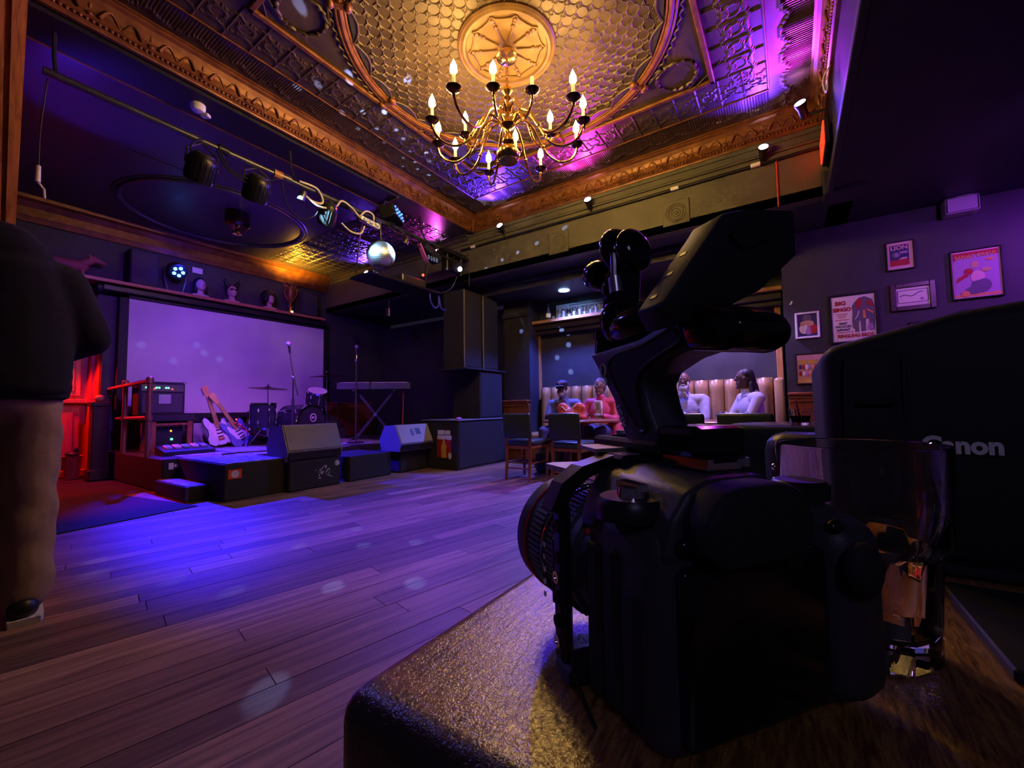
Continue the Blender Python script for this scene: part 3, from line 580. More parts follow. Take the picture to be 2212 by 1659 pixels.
# guitars
def guitar(label, base, tilt, yaw, body, plate, glen=.98, lights=False):
    o = thing('electric_guitar', label, 'guitar', base, rot=(0, 0, 0))
    o.rotation_euler = Euler((math.radians(-12), tilt, yaw)); MW[o] = Matrix.Translation(Vector(base)) @ o.rotation_euler.to_matrix().to_4x4()
    out = [(0, 0), (.10, .006), (.152, .05), (.160, .11), (.135, .17), (.112, .225), (.125, .29), (.135, .335), (.115, .372), (.085, .368), (.055, .31), (0, .305), (-.055, .32), (-.085, .395), (-.118, .43), (-.148, .40), (-.150, .33), (-.122, .245), (-.128, .18), (-.158, .12), (-.155, .055), (-.10, .006)]
    MB().prism(out, (0, .022, 0), (1, 0, 0), (0, 0, 1), (0, -.044, 0)).build('body', body, o, 60)
    pg = [(.02, .06), (.10, .09), (.115, .16), (.075, .215), (.085, .29), (.06, .30), (.045, .27), (-.045, .27), (-.07, .34), (-.095, .34), (-.105, .26), (-.085, .17), (-.075, .12)]
    gp = MB().prism(pg, (0, -.022, 0), (1, 0, 0), (0, 0, 1), (0, -.004, 0)).build('pickguard', plate, o)
    for z in (.12, .17, .22): MB().box((0, -.029, z), (.075, .008, .018), None, .004).build('pickup', M['plast'], gp)
    MB().box((0, -.03, .085), (.08, .012, .03), None, .003).build('bridge', M['chrome'], o)
    for x, z in ((.075, .13), (.088, .10), (.095, .07)): MB().cyl((x, -.026, z), (x, -.04, z), .010, .009, 10).build('control_knob', M['white'], gp, True)
    MB().prism([(-.028, .25), (.028, .25), (.021, glen-.17), (-.021, glen-.17)], (0, -.020, 0), (1, 0, 0), (0, 0, 1), (0, -.022, 0)).build('neck', wood('neck_maple', (.20, .09, .04), (.34, .17, .07), .35, 2), o)
    hd = [(-.021, glen-.17), (.021, glen-.17), (.034, glen-.12), (.026, glen-.10), (.040, glen-.05), (.038, glen-.012), (.010, glen), (-.03, glen-.015), (-.042, glen-.04), (-.030, glen-.12)]
    hs = MB().prism(hd, (0, -.018, 0), (1, 0, 0), (0, 0, 1), (0, -.016, 0)).build('headstock', wood('head_maple', (.40, .16, .06), (.55, .24, .10), .35, 2), o)
    for i in range(6): MB().cyl((-.036, -.026, glen-.13+.018*i), (-.055, -.026, glen-.13+.018*i), .006, .007, 8).build('tuner', M['chrome'], hs, True)
    MB().tube([(-.10, .10, -.03), (-.04, .02, .05), (0, .03, .30)], .008, 6).tube([(.10, .10, -.03), (.04, .02, .05), (0, .03, .30)], .008, 6).tube([(-.05, .02, .04), (-.06, -.05, -.005)], .008, 6).tube([(.05, .02, .04), (.06, -.05, -.005)], .008, 6).build('stand', M['plast'], o, True)
    if lights:
        pts = [(.02+.16*k/11, -.05-.03*math.sin(k), .33-.36*k/11) for k in range(12)]
        MB().tube(pts, .009, 6).build('strap', M['plast'], o, True)
        for p in pts[::1]: MB().ell(p, .017, 10, 6).build('strap_rose', P('red_petal', (.75, .05, .03), .5), o, True)
    return o
guitar('white electric guitar standing upright in front of the grey amplifier', (2.70, 6.80, SZ+.045), math.radians(-13), 0, P('sonic_blue', (.55, .55, .62), .2), P('cream_plate', (.70, .55, .58), .35), .88)
guitar('blue electric guitar with a red flowered strap leaning by the drums', (2.98, 6.72, SZ+.045), math.radians(-30), 0, P('deep_blue', (.12, .12, .42), .2), P('pale_plate', (.62, .55, .62), .35), .86, True)
# drums
DR = P('drum_wrap', (.03, .03, .05), .22, .2)
def drum(name, label, c, ax, r, L_, head, legs=None):
    o = thing(name, label, 'drum', (c[0], c[1], SZ)); c = Vector(c); ax = Vector(ax).normalized()
    MB().cyl(c-ax*L_/2, c+ax*L_/2, r*.97, None, 40, False).build('shell', DR, o, True, True)
    for s in (-1, 1):
        q = c+ax*s*L_/2; MB().lathe([(r*1.02, -.014), (r*1.02, .014), (r*.95, .014), (r*.95, -.014), (r*1.02, -.014)], q, ax, 40).build('hoop', M['chrome'], o, True, True)
        MB().lathe([(r*.96, 0), (0, .002)], q+ax*s*.004, ax, 40).build('drum_head', head, o, True, True)
    x, y, d = frame_from(ax)
    for k in range(8):
        a = 2*PI*k/8; p = c+(x*math.cos(a)+y*math.sin(a))*r*1.0; MB().cyl(p-ax*L_*.46, p+ax*L_*.46, .006, .006, 6).box(p-ax*L_*.24, (.02, .02, .045)).box(p+ax*L_*.24, (.02, .02, .045)).build('lug', M['chrome'], o, True, True)
    return o
WH = P('drum_skin', (.45, .42, .48), .6); BKH = P('black_skin', (.03, .028, .04), .4)
ax = Vector((.30, -.95, 0)).normalized()
bd = drum('bass_drum', 'bass drum with a round white numbered badge on its black head', (3.58, 6.36, .665), ax, .295, .42, BKH)
q = Vector((3.58, 6.36, .665))+ax*.225
o = MB().lathe([(.066, 0), (.066, .003), (.052, .003), (.052, 0), (.066, 0)], q+Vector((.02, 0, .10)), ax, 32).build('badge_ring', P('badge_white', (.85, .75, .85), .5), bd, True, True)
Mx = Matrix((frame_from(-ax)[0]*1, Vector((0, 0, 1)), ax)).transposed().to_4x4(); Mx = Matrix((Vector((-ax.y, ax.x, 0)), Vector((0, 0, 1)), ax)).transposed().to_4x4()
text('badge_number', '401', .055, P('badge_white2', (.85, .75, .85), .5), Matrix.Translation(q+Vector((.02, 0, .10))+ax*.004) @ Mx, bd, .001, .001)
MB().lathe([(.05, 0), (.05, .004), (.042, .004), (.042, 0), (.05, 0)], q+Vector((.10, .03, -.14)), ax, 24).build('port_hole', M['chrome'], bd, True, True)
for s in (-1, 1): MB().tube([q-ax*.06+Vector((s*.25, 0, -.14)), q+Vector((s*.36, -.05, -.30))], .010, 6).build('spur', M['chrome'], bd, True, True)
ft = drum('floor_tom', 'dark floor tom on chrome legs beside the guitars', (3.07, 6.45, .80), (0, 0, 1), .175, .36, WH)
for k in range(3):
    a = 2*PI*k/3+.5; MB().tube([(3.07+.19*math.cos(a), 6.45+.19*math.sin(a), .88), (3.07+.19*math.cos(a), 6.45+.19*math.sin(a), .45), (3.07+.21*math.cos(a), 6.45+.21*math.sin(a), SZ)], .008, 6).build('leg', M['chrome'], ft, True, True)
tm = drum('rack_tom', 'small tilted rack tom mounted over the bass drum', (3.88, 6.42, 1.08), (-.12, -.42, .9), .155, .24, WH)
MB().tube([(3.82, 6.45, 1.0), (3.72, 6.4, .98), (3.70, 6.38, .95)], .012, 6).build('mount', M['chrome'], tm, True, True)
def cymbal(label, c, r, foot, tilt):
    o = thing('cymbal_stand', label, 'cymbal', (c[0], c[1], SZ)); R = Matrix.Rotation(tilt, 3, 'Y'); axv = R @ Vector((0, 0, 1))
    MB().lathe([(0, .038), (.03, .034), (.045, .018), (r*.5, .010), (r, -.004), (r*.5, .006), (.045, .014), (0, .03)], c, axv, 40).build('cymbal', P('bronze_%d' % int(c[0]*100), (.30, .18, .08), .28, 1), o, True, True)
    MB().cyl(c, Vector(c)+axv*.075, .006, .006, 8).ell(Vector(c)+axv*.07, (.014, .014, .016)).build('wing_nut', M['chrome'], o, True, True)
    MB().cyl((c[0], c[1], .62), c, .009, .007, 10).cyl((c[0], c[1], .5), (c[0], c[1], .95), .014, .014, 10).cyl((c[0], c[1], .93), (c[0], c[1], .98), .022, .022, 10).build('upright', M['chrome'], o, True, True)
    for k in range(3):
        a = 2*PI*k/3+.4; e = (c[0]+foot*math.cos(a), c[1]+foot*math.sin(a), SZ+.01); MB().tube([(c[0], c[1], .72), e], .009, 6).tube([(c[0], c[1], .50), (c[0]+foot*.5*math.cos(a), c[1]+foot*.5*math.sin(a), .54)], .006, 6).ell(e, .014, 8, 6).build('leg', M['chrome'], o, True, True)
cymbal('wide cymbal on a chrome stand above the floor tom', (3.17, 6.52, 1.215), .265, .25, .05)
cymbal('cymbal on a tall stand at the right edge of the screen', (4.10, 6.48, 1.45), .27, .24, -.06)
hh = thing('drum_throne', 'round dark drum stool behind the bass drum', 'stool', (3.55, 7.1, SZ))
MB().lathe([(0, .5), (.15, .5), (.17, .48), (.17, .43), (.14, .41), (0, .41)], (3.55, 7.1, SZ)).build('seat', M['plast'], hh, True, True)
for k in range(3): MB().tube([(3.55, 7.1, SZ+.41), (3.55+.2*math.cos(k*2.1), 7.1+.2*math.sin(k*2.1), SZ)], .011, 6).build('leg', M['chrome'], hh, True, True)
# microphone stands
def mic(label, base, top, boom=None):
    o = thing('microphone_stand', label, 'microphone', base)
    MB().lathe([(.13, 0), (.13, .012), (.03, .022), (.012, .03), (0, .03)], base).build('base', M['plast'], o, True, True)
    mid = Vector((base[0], base[1], top[2]-.45 if boom else top[2]-.22)); MB().cyl(Vector(base)+Vector((0, 0, .02)), mid, .013, .012, 10).cyl((base[0], base[1], .95), (base[0], base[1], 1.03), .02, .02, 10).build('pole', M['dsteel'], o, True, True)
    t0 = mid if not boom else Vector(boom); MB().tube([t0, mid, top] if boom else [mid, top], .010, 8).ell(mid, .024, 10, 8).build('boom_arm' if boom else 'upper_pole', M['steel'], o, True, True)
    d = (Vector(top)-mid).normalized(); MB().cyl(Vector(top)-d*.13, top, .012, .018, 12).build('microphone_body', M['plast'], o, True, True)
    MB().ell(top, (.030, .030, .032), 14, 10).build('microphone_grille', P('mic_mesh_%d' % int(base[0]*10), (.6, .55, .65), .4, .7, (900, .6)), o, True, True)
    return o
mic('microphone on a boom stand in front of the bass drum', (3.06, 5.62, SZ+.008), (2.99, 5.62, 1.78), (3.12, 5.60, 1.08))
mic('straight microphone stand beside the keyboard', (4.02, 5.58, SZ+.008), (4.04, 5.60, 1.86))
# keyboard on an X stand
ka = math.radians(-48); o = thing('keyboard', 'long dark keyboard lying on the crossed stand', 'keyboard', (4.67, 5.95, 1.215), ka)
kc = MB().box((0, 0, .06), (1.20, .30, .115), None, .012, 2).build('case', P('keyboard_case', (.10, .10, .14), .4), o)
MB().box((0, -.06, .12), (1.10, .13, .012), None, .002).build('white_keys', M['white'], kc)
for i in range(24): MB().box((-.53+.046*i, -.03, .13), (.012, .08, .012)).build('black_key', M['plast'], kc)
MB().box((0, .08, .12), (1.1, .09, .006), None, .002).build('control_strip', M['dsteel'], kc)
o = thing('keyboard_stand', 'crossed X-shaped keyboard stand on the stage', 'stand', (4.67, 5.95, SZ), ka)
MB().box((0, 0, .43), (.05, .045, 1.05), Matrix.Rotation(math.radians(38), 3, 'Y'), .006).build('leg', M['dsteel'], o); MB().box((0, .055, .43), (.05, .045, 1.05), Matrix.Rotation(math.radians(-38), 3, 'Y'), .006).build('leg', M['dsteel'], o)
for s in (-1, 1): MB().box((s*.335, .03, .838), (.05, .36, .03), None, .006).build('top_bar', M['dsteel'], o); MB().box((s*.345, .03, .012), (.05, .38, .024), None, .006).build('foot_bar', M['rubber'], o)
MB().cyl((0, -.03, .43), (0, .09, .43), .03, .03, 12).build('pivot', M['steel'], o, True)
single('signal_cable', MB().tube([(5.0, 5.62, 1.2), (4.98, 5.60, .9), (4.93, 5.56, .6), (4.85, 5.52, .38)]+[(4.78+.09*math.cos(k*.6), 5.50+.07*math.sin(k*.6), SZ+.02+.0015*k) for k in range(24)], .009, 6), M['ocable'], 'orange cable hanging from the keyboard and coiled on the rug', 'cable', smooth=True)
single('stage_lead', MB().tube([(2.2+.09*k, 5.55+.12*math.sin(k*.5)-.02*k, SZ+.016) for k in range(26)], .010, 6), M['cable'], 'black cable snaking across the rug behind the left monitor', 'cable', smooth=True)
single('stage_lead', MB().tube([(2.95+.03*k, 6.05+.06*math.sin(k*.7), SZ+.018) for k in range(14)], .008, 6), M['ocable'], 'red cable lying at the foot of the blue guitar', 'cable', smooth=True)
o = thing('drum_case', 'dark rounded equipment case on the stage between cymbal stand and keyboard', 'case', (4.35, 6.9, SZ)); MB().ell((4.35, 6.9, .58), (.28, .22, .22)).bb((4.08, 6.7, SZ), (4.62, 7.1, .55), .03, 2).build('shell', M['carpetblk'], o, True, True)
MB().bb((4.30, 6.66, .50), (4.40, 6.70, .54), .004).build('latch', M['dsteel'], o, world=True)
o = thing('stage_cabinet', 'dark red wooden cabinet against the stage wall behind the keyboard', 'cabinet', (5.3, 7.6, SZ)); MB().bb((4.95, 7.45, SZ), (5.75, 7.84, 1.0), .008).build('carcass', M['woodm'], o, world=True); MB().bb((4.93, 7.43, 1.0), (5.77, 7.84, 1.03), .006).build('top', M['woodm'], o, world=True)
for x in (4.98, 5.37): MB().bb((x, 7.438, .42), (x+.36, 7.452, .95), .006).build('door', M['woodm'], o, world=True)
# projection screen
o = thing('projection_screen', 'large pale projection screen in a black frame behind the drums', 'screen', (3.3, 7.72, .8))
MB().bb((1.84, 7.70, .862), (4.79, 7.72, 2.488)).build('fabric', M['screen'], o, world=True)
for a, b in (((1.74, 7.68, .78), (1.84, 7.75, 2.53)), ((4.79, 7.68, .78), (4.87, 7.75, 2.53)), ((1.74, 7.68, 2.488), (4.87, 7.75, 2.53)), ((1.74, 7.68, .78), (4.87, 7.75, .862))): MB().bb(a, b, .004).build('border', M['black'], o, world=True)
MB().bb((1.55, 7.60, 2.54), (4.80, 7.74, 2.62), .012, 2).build('roller_case', M['plast'], o, world=True)
MB().lathe([(.07, 0), (.075, .01), (.075, .05), (.06, .06), (0, .06)], (1.55, 7.67, 2.57), (-1, 0, 0), 20).build('roller_end', M['plast'], o, True, True)
MB().tube([(1.62, 7.7, 2.05), (1.55, 7.66, 2.0), (1.48, 7.64, 1.99)], .012, 6).build('bracket', M['plast'], o, True, True)
# shelf above the screen and its contents
o = thing('display_shelf', 'long red wooden shelf above the projection screen', 'shelf', (2.8, 7.68, 2.63)); MB().bb((.85, 7.50, 2.632), (4.70, 7.84, 2.665), .004).build('board', M['oakx'], o, world=True); MB().bb((.85, 7.495, 2.625), (4.70, 7.50, 2.668), .002).build('edge_strip', M['oakx'], o, world=True)
for x in (1.1, 2.4, 3.7): MB().prism([(7.52, 2.63), (7.84, 2.63), (7.84, 2.52)], (x, 0, 0), (0, 1, 0), (0, 0, 1), (.03, 0, 0)).build('bracket', M['plast'], o, world=True)
SH = 2.666
dg = blob([((1.02, 7.66, 2.80), (1.34, 7.66, 2.80), .072, .078), ((1.34, 7.66, 2.83), (1.46, 7.65, 2.92), .06, .045), ((1.46, 7.65, 2.925), (1.56, 7.64, 2.89), .045, .022), ((1.42, 7.62, 2.93), (1.41, 7.62, 2.99), .016, .006), ((1.42, 7.69, 2.93), (1.41, 7.69, 2.99), .016, .006), ((1.05, 7.62, 2.78), (1.03, 7.62, SH+.012), .026, .016), ((1.05, 7.70, 2.78), (1.03, 7.70, SH+.012), .026, .016), ((1.34, 7.62, 2.78), (1.36, 7.62, SH+.012), .024, .016), ((1.34, 7.70, 2.78), (1.36, 7.70, SH+.012), .024, .016), ((1.0, 7.66, 2.83), (.90, 7.66, 2.86), .012, .006)], .011)
single('animal_figurine', dg, P('terracotta', (.34, .13, .08), .55), 'brown four-legged animal figurine at the left end of the shelf', 'figurine', smooth=True)
o = thing('shelf_speaker', 'black box speaker on the shelf left of the blue light', 'speaker', (1.96, 7.66, SH)); MB().bb((1.80, 7.55, SH), (2.12, 7.83, 3.18), .012, 2).build('cabinet', M['carpetblk'], o, world=True); MB().bb((1.815, 7.542, SH+.02), (2.105, 7.552, 3.165), .004).build('grille', M['grille'], o, world=True)
o = thing('shelf_speaker', 'black rounded speaker at the right end of the shelf', 'speaker', (4.42, 7.66, SH)); MB().bb((4.25, 7.56, SH), (4.60, 7.83, 3.14), .04, 3).build('cabinet', M['carpetblk'], o, world=True); MB().bb((4.285, 7.548, SH+.04), (4.565, 7.562, 3.10), .004).build('grille', M['grille'], o, world=True)
o = thing('led_par_light', 'LED stage light with six blue diodes on the shelf', 'stage light', (2.33, 7.62, SH))
dv = Vector((.05, -.83, -.46)).normalized(); c = Vector((2.33, 7.62, 3.03))
MB().cyl(c+dv*.02, c+dv*.13, .115, .115, 28, True).cyl(c-dv*.10, c+dv*.02, .07, .115, 24).build('housing', M['plast'], o, True, True)
x, y, d_ = frame_from(dv)
for k in range(6):
    a = 2*PI*k/5; p = c+dv*.133+((x*math.cos(a)+y*math.sin(a))*.058 if k < 5 else Vector((0, 0, 0)))
    if k < 5: MB().ell(p, .024, 12, 8).build('diode', M['bluelens'], o, True, True)
MB().tube([(2.205, 7.62, 3.03), (2.20, 7.60, 2.85), (2.24, 7.58, SH+.01), (2.42, 7.58, SH+.01), (2.46, 7.60, 2.85), (2.455, 7.62, 3.03)], .012, 6).build('yoke', M['dsteel'], o, True, True)
single('shelf_notice', MB().bb((2.62, 7.836, 3.10), (2.76, 7.848, 3.19), .003), M['paper'], 'small pale card on the wall right of the blue light', 'card')
for k, (x, lab) in enumerate(((2.66, 'mannequin head in dark bobbed wig nearest the blue light'), (3.10, 'mannequin head wearing a black cat-eared headpiece'), (3.70, 'mannequin head with a round black afro wig beside the amber lamp'))):
    o = thing('mannequin_head', lab, 'mannequin', (x, 7.62, SH), group='mannequin heads on the shelf')
    b = blob([((x, 7.62, SH+.01), (x, 7.62, SH+.10), .055, .045), ((x, 7.61, SH+.19), (.07, .085, .10)), ((x, 7.535, SH+.18), (.016, .02, .022)), ((x, 7.55, SH+.125), (.035, .03, .025)), ((x-.062, 7.6, SH+.02), (.06, .05, .03)), ((x+.062, 7.6, SH+.02), (.06, .05, .03))], .010); b.build('head', P('mannequin_skin_%d' % k, (.50, .30, .25), .5), o, True, True)
    for s in (-1, 1): MB().ell((x+s*.03, 7.54, SH+.20), (.012, .006, .006), 10, 6).build('eye', M['plast'], o, True, True)
    MB().ell((x, 7.538, SH+.145), (.018, .007, .006), 10, 6).build('lips', P('lipstick_%d' % k, (.4, .05, .05), .4), o, True, True)
    if k == 2: h = blob([((x, 7.66, SH+.24), (.13, .12, .125)), ((x+.05, 7.63, SH+.19), (.07, .09, .08)), ((x-.06, 7.63, SH+.19), (.07, .09, .08))], .014, 1)
    elif k == 0: h = blob([((x, 7.655, SH+.225), (.085, .085, .10)), ((x-.065, 7.63, SH+.13), (.03, .05, .09)), ((x+.065, 7.63, SH+.13), (.03, .05, .09))], .011)
    else: h = blob([((x, 7.655, SH+.225), (.08, .085, .085)), ((x-.06, 7.62, SH+.28), (x-.10, 7.62, SH+.36), .045, .03), ((x+.06, 7.62, SH+.28), (x+.10, 7.62, SH+.36), .045, .03), ((x, 7.55, SH+.21), (.06, .025, .025))], .011)
    h.build('wig' if k != 1 else 'headpiece', M['hair'], o, True, True)
o = thing('amber_lamp', 'gilded bracket lamp glowing amber at the right end of the shelf', 'lamp', (4.06, 7.62, SH))
MB().lathe([(.07, 0), (.07, .02), (.03, .04), (.02, .08), (.035, .11), (.02, .15), (.02, .2), (.05, .24), (.08, .32), (.095, .42), (.09, .48), (.08, .42), (.065, .33), (.03, .26), (0, .25)], (4.06, 7.60, SH)).build('stand', M['gold'], o, True, True)
for k in range(8): a = k*PI/4; MB().tube([(4.06+.05*math.cos(a), 7.60+.05*math.sin(a), SH+.24), (4.06+.11*math.cos(a), 7.60+.11*math.sin(a), SH+.36), (4.06+.08*math.cos(a), 7.60+.08*math.sin(a), SH+.50), (4.06+.12*math.cos(a), 7.60+.12*math.sin(a), SH+.55)], .010, 6).build('scroll', M['gold'], o, True, True)
MB().ell((4.06, 7.60, SH+.40), (.05, .05, .07)).build('lamp_bulb', M['amberl'], o, True, True); MB().ell((4.06, 7.535, SH+.02), .022, 10, 8).build('stand_lamp', M['amberl'], o, True, True)
MB().tube([(4.10, 7.66, SH+.35), (4.2, 7.70, SH+.45), (4.28, 7.75, SH+.52), (4.25, 7.84, SH+.48)], .016, 8).build('bracket_arm', M['gold'], o, True, True)
# ------------------------------------------------------------------ lighting pipe, mirror ball, fixtures
YT, ZT = 4.05, 3.165
o = thing('lighting_pipe', 'long dark lighting pipe hung across the stage front', 'pipe', (2.6, YT, ZT))
MB().cyl((.49, YT, ZT), (4.9, YT, ZT-.01), .026, .026, 14).build('pipe', M['dsteel'], o, True, True)
for x in (.55, 2.2, 4.0): MB().tube([(x, YT, ZT), (x, YT+.1, 3.35), (x, YT+.12, 3.54)], .012, 6).build('hanger', M['dsteel'], o, True, True)
for k, (x, c) in enumerate(((1.55, 'plast'), (2.02, 'oak'), (2.10, 'dsteel'), (2.75, 'plast'), (3.4, 'plast'))): MB().cyl((x-.04, YT, ZT), (x+.04, YT, ZT), .04, .04, 12).build('clamp', M[c], o, True, True)
def par(label, x, z, r, ry):
    o = thing('par_can', label, 'stage light', (x, YT, z-.13)); d = Vector((.10, .80, -.55)).normalized(); c = Vector((x, YT+.01, z))
    d = Vector((.15*ry, .55, -.80)).normalized()
    MB().lathe([(r*.72, -.10), (r*.98, -.07), (r, .0), (r, .10), (r*.93, .12), (r*.93, .105), (0, .105)], c, d, 24).build('can', M['plast'], o, True, True)
    MB().lathe([(r*.70, -.115), (r*.72, -.10), (0, -.10)], c, d, 24).build('end_cap', M['dsteel'], o, True, True)
    for k in range(20): a = 2*PI*k/20; xx, yy, dd = frame_from(d); p = c+(xx*math.cos(a)+yy*math.sin(a))*r*1.0; MB().tube([p-d*.05, p+d*.09], .004, 4).build('cooling_rib', M['plast'], o, world=True)
    MB().tube([c+Vector((-r-.01, 0, 0)), c+Vector((-r-.005, -.01, .12)), (x, YT, ZT-.02), c+Vector((r+.005, -.01, .12)), c+Vector((r+.01, 0, 0))], .009, 6).build('yoke', M['dsteel'], o, True, True)
    MB().lathe([(r*.9, .104), (0, .104)], c, d, 24).build('lens', P('can_lens_%d' % int(x*10), (.1, .08, .3), .2, emis=((.25, .1, 1), 2.0)), o, world=True)
    for s in (-1, 1): MB().ell(c-d*.10+Vector((s*r*.5, 0, .01)), .013, 8, 6).build('thumbscrew', M['brass'], o, True, True)
    return o
par('black par can nearest the wooden post on the lighting pipe', 1.40, 2.94, .105, 0)
par('black par can second from the wooden post on the lighting pipe', 1.84, 2.955, .105, .4)
o = par('small par can with a red indicator beside the white cable', 2.56, 2.985, .085, .6)
MB().bb((2.54, YT-.09, 3.02), (2.60, YT-.075, 3.035)).build('red_display', M['redled'], o, world=True)
def cable(label, pts, r, m, n=10):
    # smooth the given points with a Catmull-Rom spline
    q = [Vector(p) for p in pts]; out = []
    for i in range(len(q)-1):
        p0, p1, p2, p3 = q[max(i-1, 0)], q[i], q[i+1], q[min(i+2, len(q)-1)]
        for k in range(n): t = k/n; out.append(.5*((2*p1)+(p2-p0)*t+(2*p0-5*p1+4*p2-p3)*t*t+(3*p1-p0-3*p2+p3)*t**3))
    out.append(q[-1]); return single('hanging_cable', MB().tube(out, r, 6), m, label, 'cable', 'cables on the lighting pipe', True)
cable('white cable looping along the lighting pipe', [(2.22, YT-.03, 3.18), (2.40, YT-.05, 3.17), (2.46, YT-.05, 3.05), (2.34, YT-.05, 3.02), (2.25, YT-.05, 3.06), (2.42, YT-.06, 2.99), (2.60, YT-.06, 3.06), (2.68, YT-.05, 3.16), (2.80, YT-.05, 3.14), (2.95, YT-.05, 3.05), (3.08, YT-.05, 3.06), (3.10, YT-.05, 3.16), (3.0, YT-.05, 3.17), (2.92, YT-.05, 3.08)], .011, M['wcable'])
cable('pale cable drooping below the third par can', [(2.70, YT-.02, 2.93), (2.82, YT-.03, 2.87), (2.95, YT-.02, 2.90), (3.0, YT-.02, 3.0)], .010, M['wcable'])
cable('black cables bundled above the first par can', [(1.50, YT, 3.17), (1.52, YT-.05, 3.05), (1.60, YT-.04, 2.98), (1.78, YT-.02, 2.95), (1.86, YT-.02, 3.05)], .008, M['cable'])
cable('black cable sagging between the first two par cans', [(1.52, YT-.02, 3.15), (1.60, YT-.04, 3.0), (1.80, YT-.04, 2.99), (1.98, YT-.02, 3.09), (2.04, YT, 3.15)], .007, M['cable'])
cable('thin black cable looped left of the first par can', [(1.46, YT, 3.17), (1.36, YT-.03, 3.15), (1.31, YT-.02, 3.05), (1.36, YT, 2.96)], .007, M['cable'])
cable('thin grey cable hanging in a deep loop by the second can', [(2.06, YT, 3.12), (2.08, YT-.03, 2.92), (2.22, YT-.03, 2.80), (2.38, YT-.03, 2.88), (2.46, YT, 3.02)], .006, M['cable'])
cable('thin line strung below the pipe towards the post', [(1.0, YT+.3, 3.0), (1.15, YT+.2, 2.95), (1.32, YT+.1, 2.90)], .003, M['cable'])
cable('cord hanging at the left end of the pipe', [(.52, YT+.05, 3.15), (.50, YT+.06, 2.8), (.50, YT+.06, 2.52)], .005, M['cable'])
single('cord_pull', MB().cyl((.50, YT+.06, 2.42), (.50, YT+.06, 2.53), .014, .012, 10).tube([(.50, YT+.06, 2.42), (.53, YT+.06, 2.38), (.535, YT+.06, 2.32)], .007, 6), M['white'], 'white pull at the end of the hanging cord', 'cord pull', smooth=True)
o = thing('power_strip', 'white plug adaptor strip on the lighting pipe above the mirror ball', 'power strip', (3.05, YT-.05, 3.05))
MB().box((3.05, YT-.05, 3.05), (.26, .05, .06), Matrix.Rotation(.08, 3, 'Y'), .008, 2).build('body', M['white'], o, world=True)
for x in (2.97, 3.05, 3.13): MB().box((x, YT-.08, 3.05), (.05, .03, .04), None, .006).build('plug', P('pale_plug_%d' % int(x*100), (.55, .65, .9), .4), o, world=True)
o = thing('mirror_ball', 'round mirror ball hanging below the lighting pipe', 'mirror ball', (BALL.x, BALL.y, BALL.z-.17))
ml = MB(); rr = .168
for j in range(22):
    t0, t1 = -PI/2+PI*j/22+.008, -PI/2+PI*(j+1)/22-.008; n = max(6, int(44*math.cos((t0+t1)/2)))
    for i in range(n):
        a0, a1 = 2*PI*i/n, 2*PI*(i+.93)/n; jr = 1+random.uniform(-.004, .004)
        ml.add([(BALL.x+rr*jr*math.cos(t)*math.cos(a), BALL.y+rr*jr*math.cos(t)*math.sin(a), BALL.z+rr*jr*math.sin(t)) for t, a in ((t0, a0), (t0, a1), (t1, a1), (t1, a0))], [(0, 1, 2, 3)])
q = ml.build('mirror_tiles', M['mirror'], o, world=True); q['kind'] = 'stuff'
MB().ell(BALL, .164, 32, 20).build('core', M['dsteel'], o, True, True)
MB().cyl(BALL+Vector((0, 0, .165)), BALL+Vector((0, 0, .20)), .03, .02, 12).tube([BALL+Vector((0, 0, .2)), (3.25, YT, 3.0), (3.24, YT, 3.15)], .005, 6).build('motor_mount', M['dsteel'], o, True, True)
o = thing('effect_light', 'black square effect light with blue diodes under the header', 'stage light', (3.45, 4.08, 3.25))
RB = Matrix.Rotation(.5, 3, 'Z') @ Matrix.Rotation(-.25, 3, 'X'); c = Vector((3.48, 4.13, 3.33))
MB().box(c, (.34, .20, .16), RB, .02, 2).build('housing', M['plast'], o, world=True)
for i in range(4):
    for j in range(3): MB().ell(c+RB @ Vector((-.11+.073*i, -.104, -.045+.045*j)), .014, 8, 6).build('diode', P('dim_blue_led', (.1, .2, .8), .3, emis=((.05, .2, 1), 1.8)) if (i+j) == 0 else bpy.data.materials['dim_blue_led'], o, True, True)
MB().ell(c+RB @ Vector((.13, -.104, .06)), .010, 8, 6).build('status_lamp', M['greenled'], o, world=True)
MB().tube([c+Vector((-.17, 0, 0)), c+Vector((-.1, 0, .16)), c+Vector((.1, 0, .16)), c+Vector((.17, 0, 0))], .010, 6).build('bracket', M['dsteel'], o, True, True)
o = thing('moving_light', 'black moving head light with a lit white lens near the beam', 'stage light', (4.35, YT-.05, 2.9))
d = Vector((-.2, -.85, -.35)).normalized(); c = Vector((4.52, YT-.02, 2.96))
MB().lathe([(.05, -.16), (.085, -.14), (.10, 0), (.095, .10), (.08, .13), (0, .13)], c, d, 22).build('head', M['plast'], o, True, True); MB().lathe([(.034, .132), (.03, .142), (0, .146)], c+Vector((.05, 0, -.02)), d, 18).build('lens', M['whitelens'], o, True, True)
MB().bb((4.30, YT-.1, 3.09), (4.75, YT+.1, 3.16), .015, 2).box((4.38, YT, 2.98), (.04, .12, .28), None, .01).box((4.68, YT, 2.98), (.04, .12, .28), None, .01).build('yoke', M['plast'], o, world=True)
o = thing('scanner_light', 'angular black scanner light hanging beside the moving light', 'stage light', (4.05, YT, 2.9))
MB().box((4.05, YT-.02, 3.0), (.34, .16, .12), Matrix.Rotation(.35, 3, 'Y'), .02, 2).build('body', M['plast'], o, world=True); MB().box((3.90, YT-.05, 2.95), (.03, .06, .26), Matrix.Rotation(-.6, 3, 'Y'), .004).build('mirror_arm', P('magenta_strip', (.7, .2, .8), .25, .5), o, world=True)
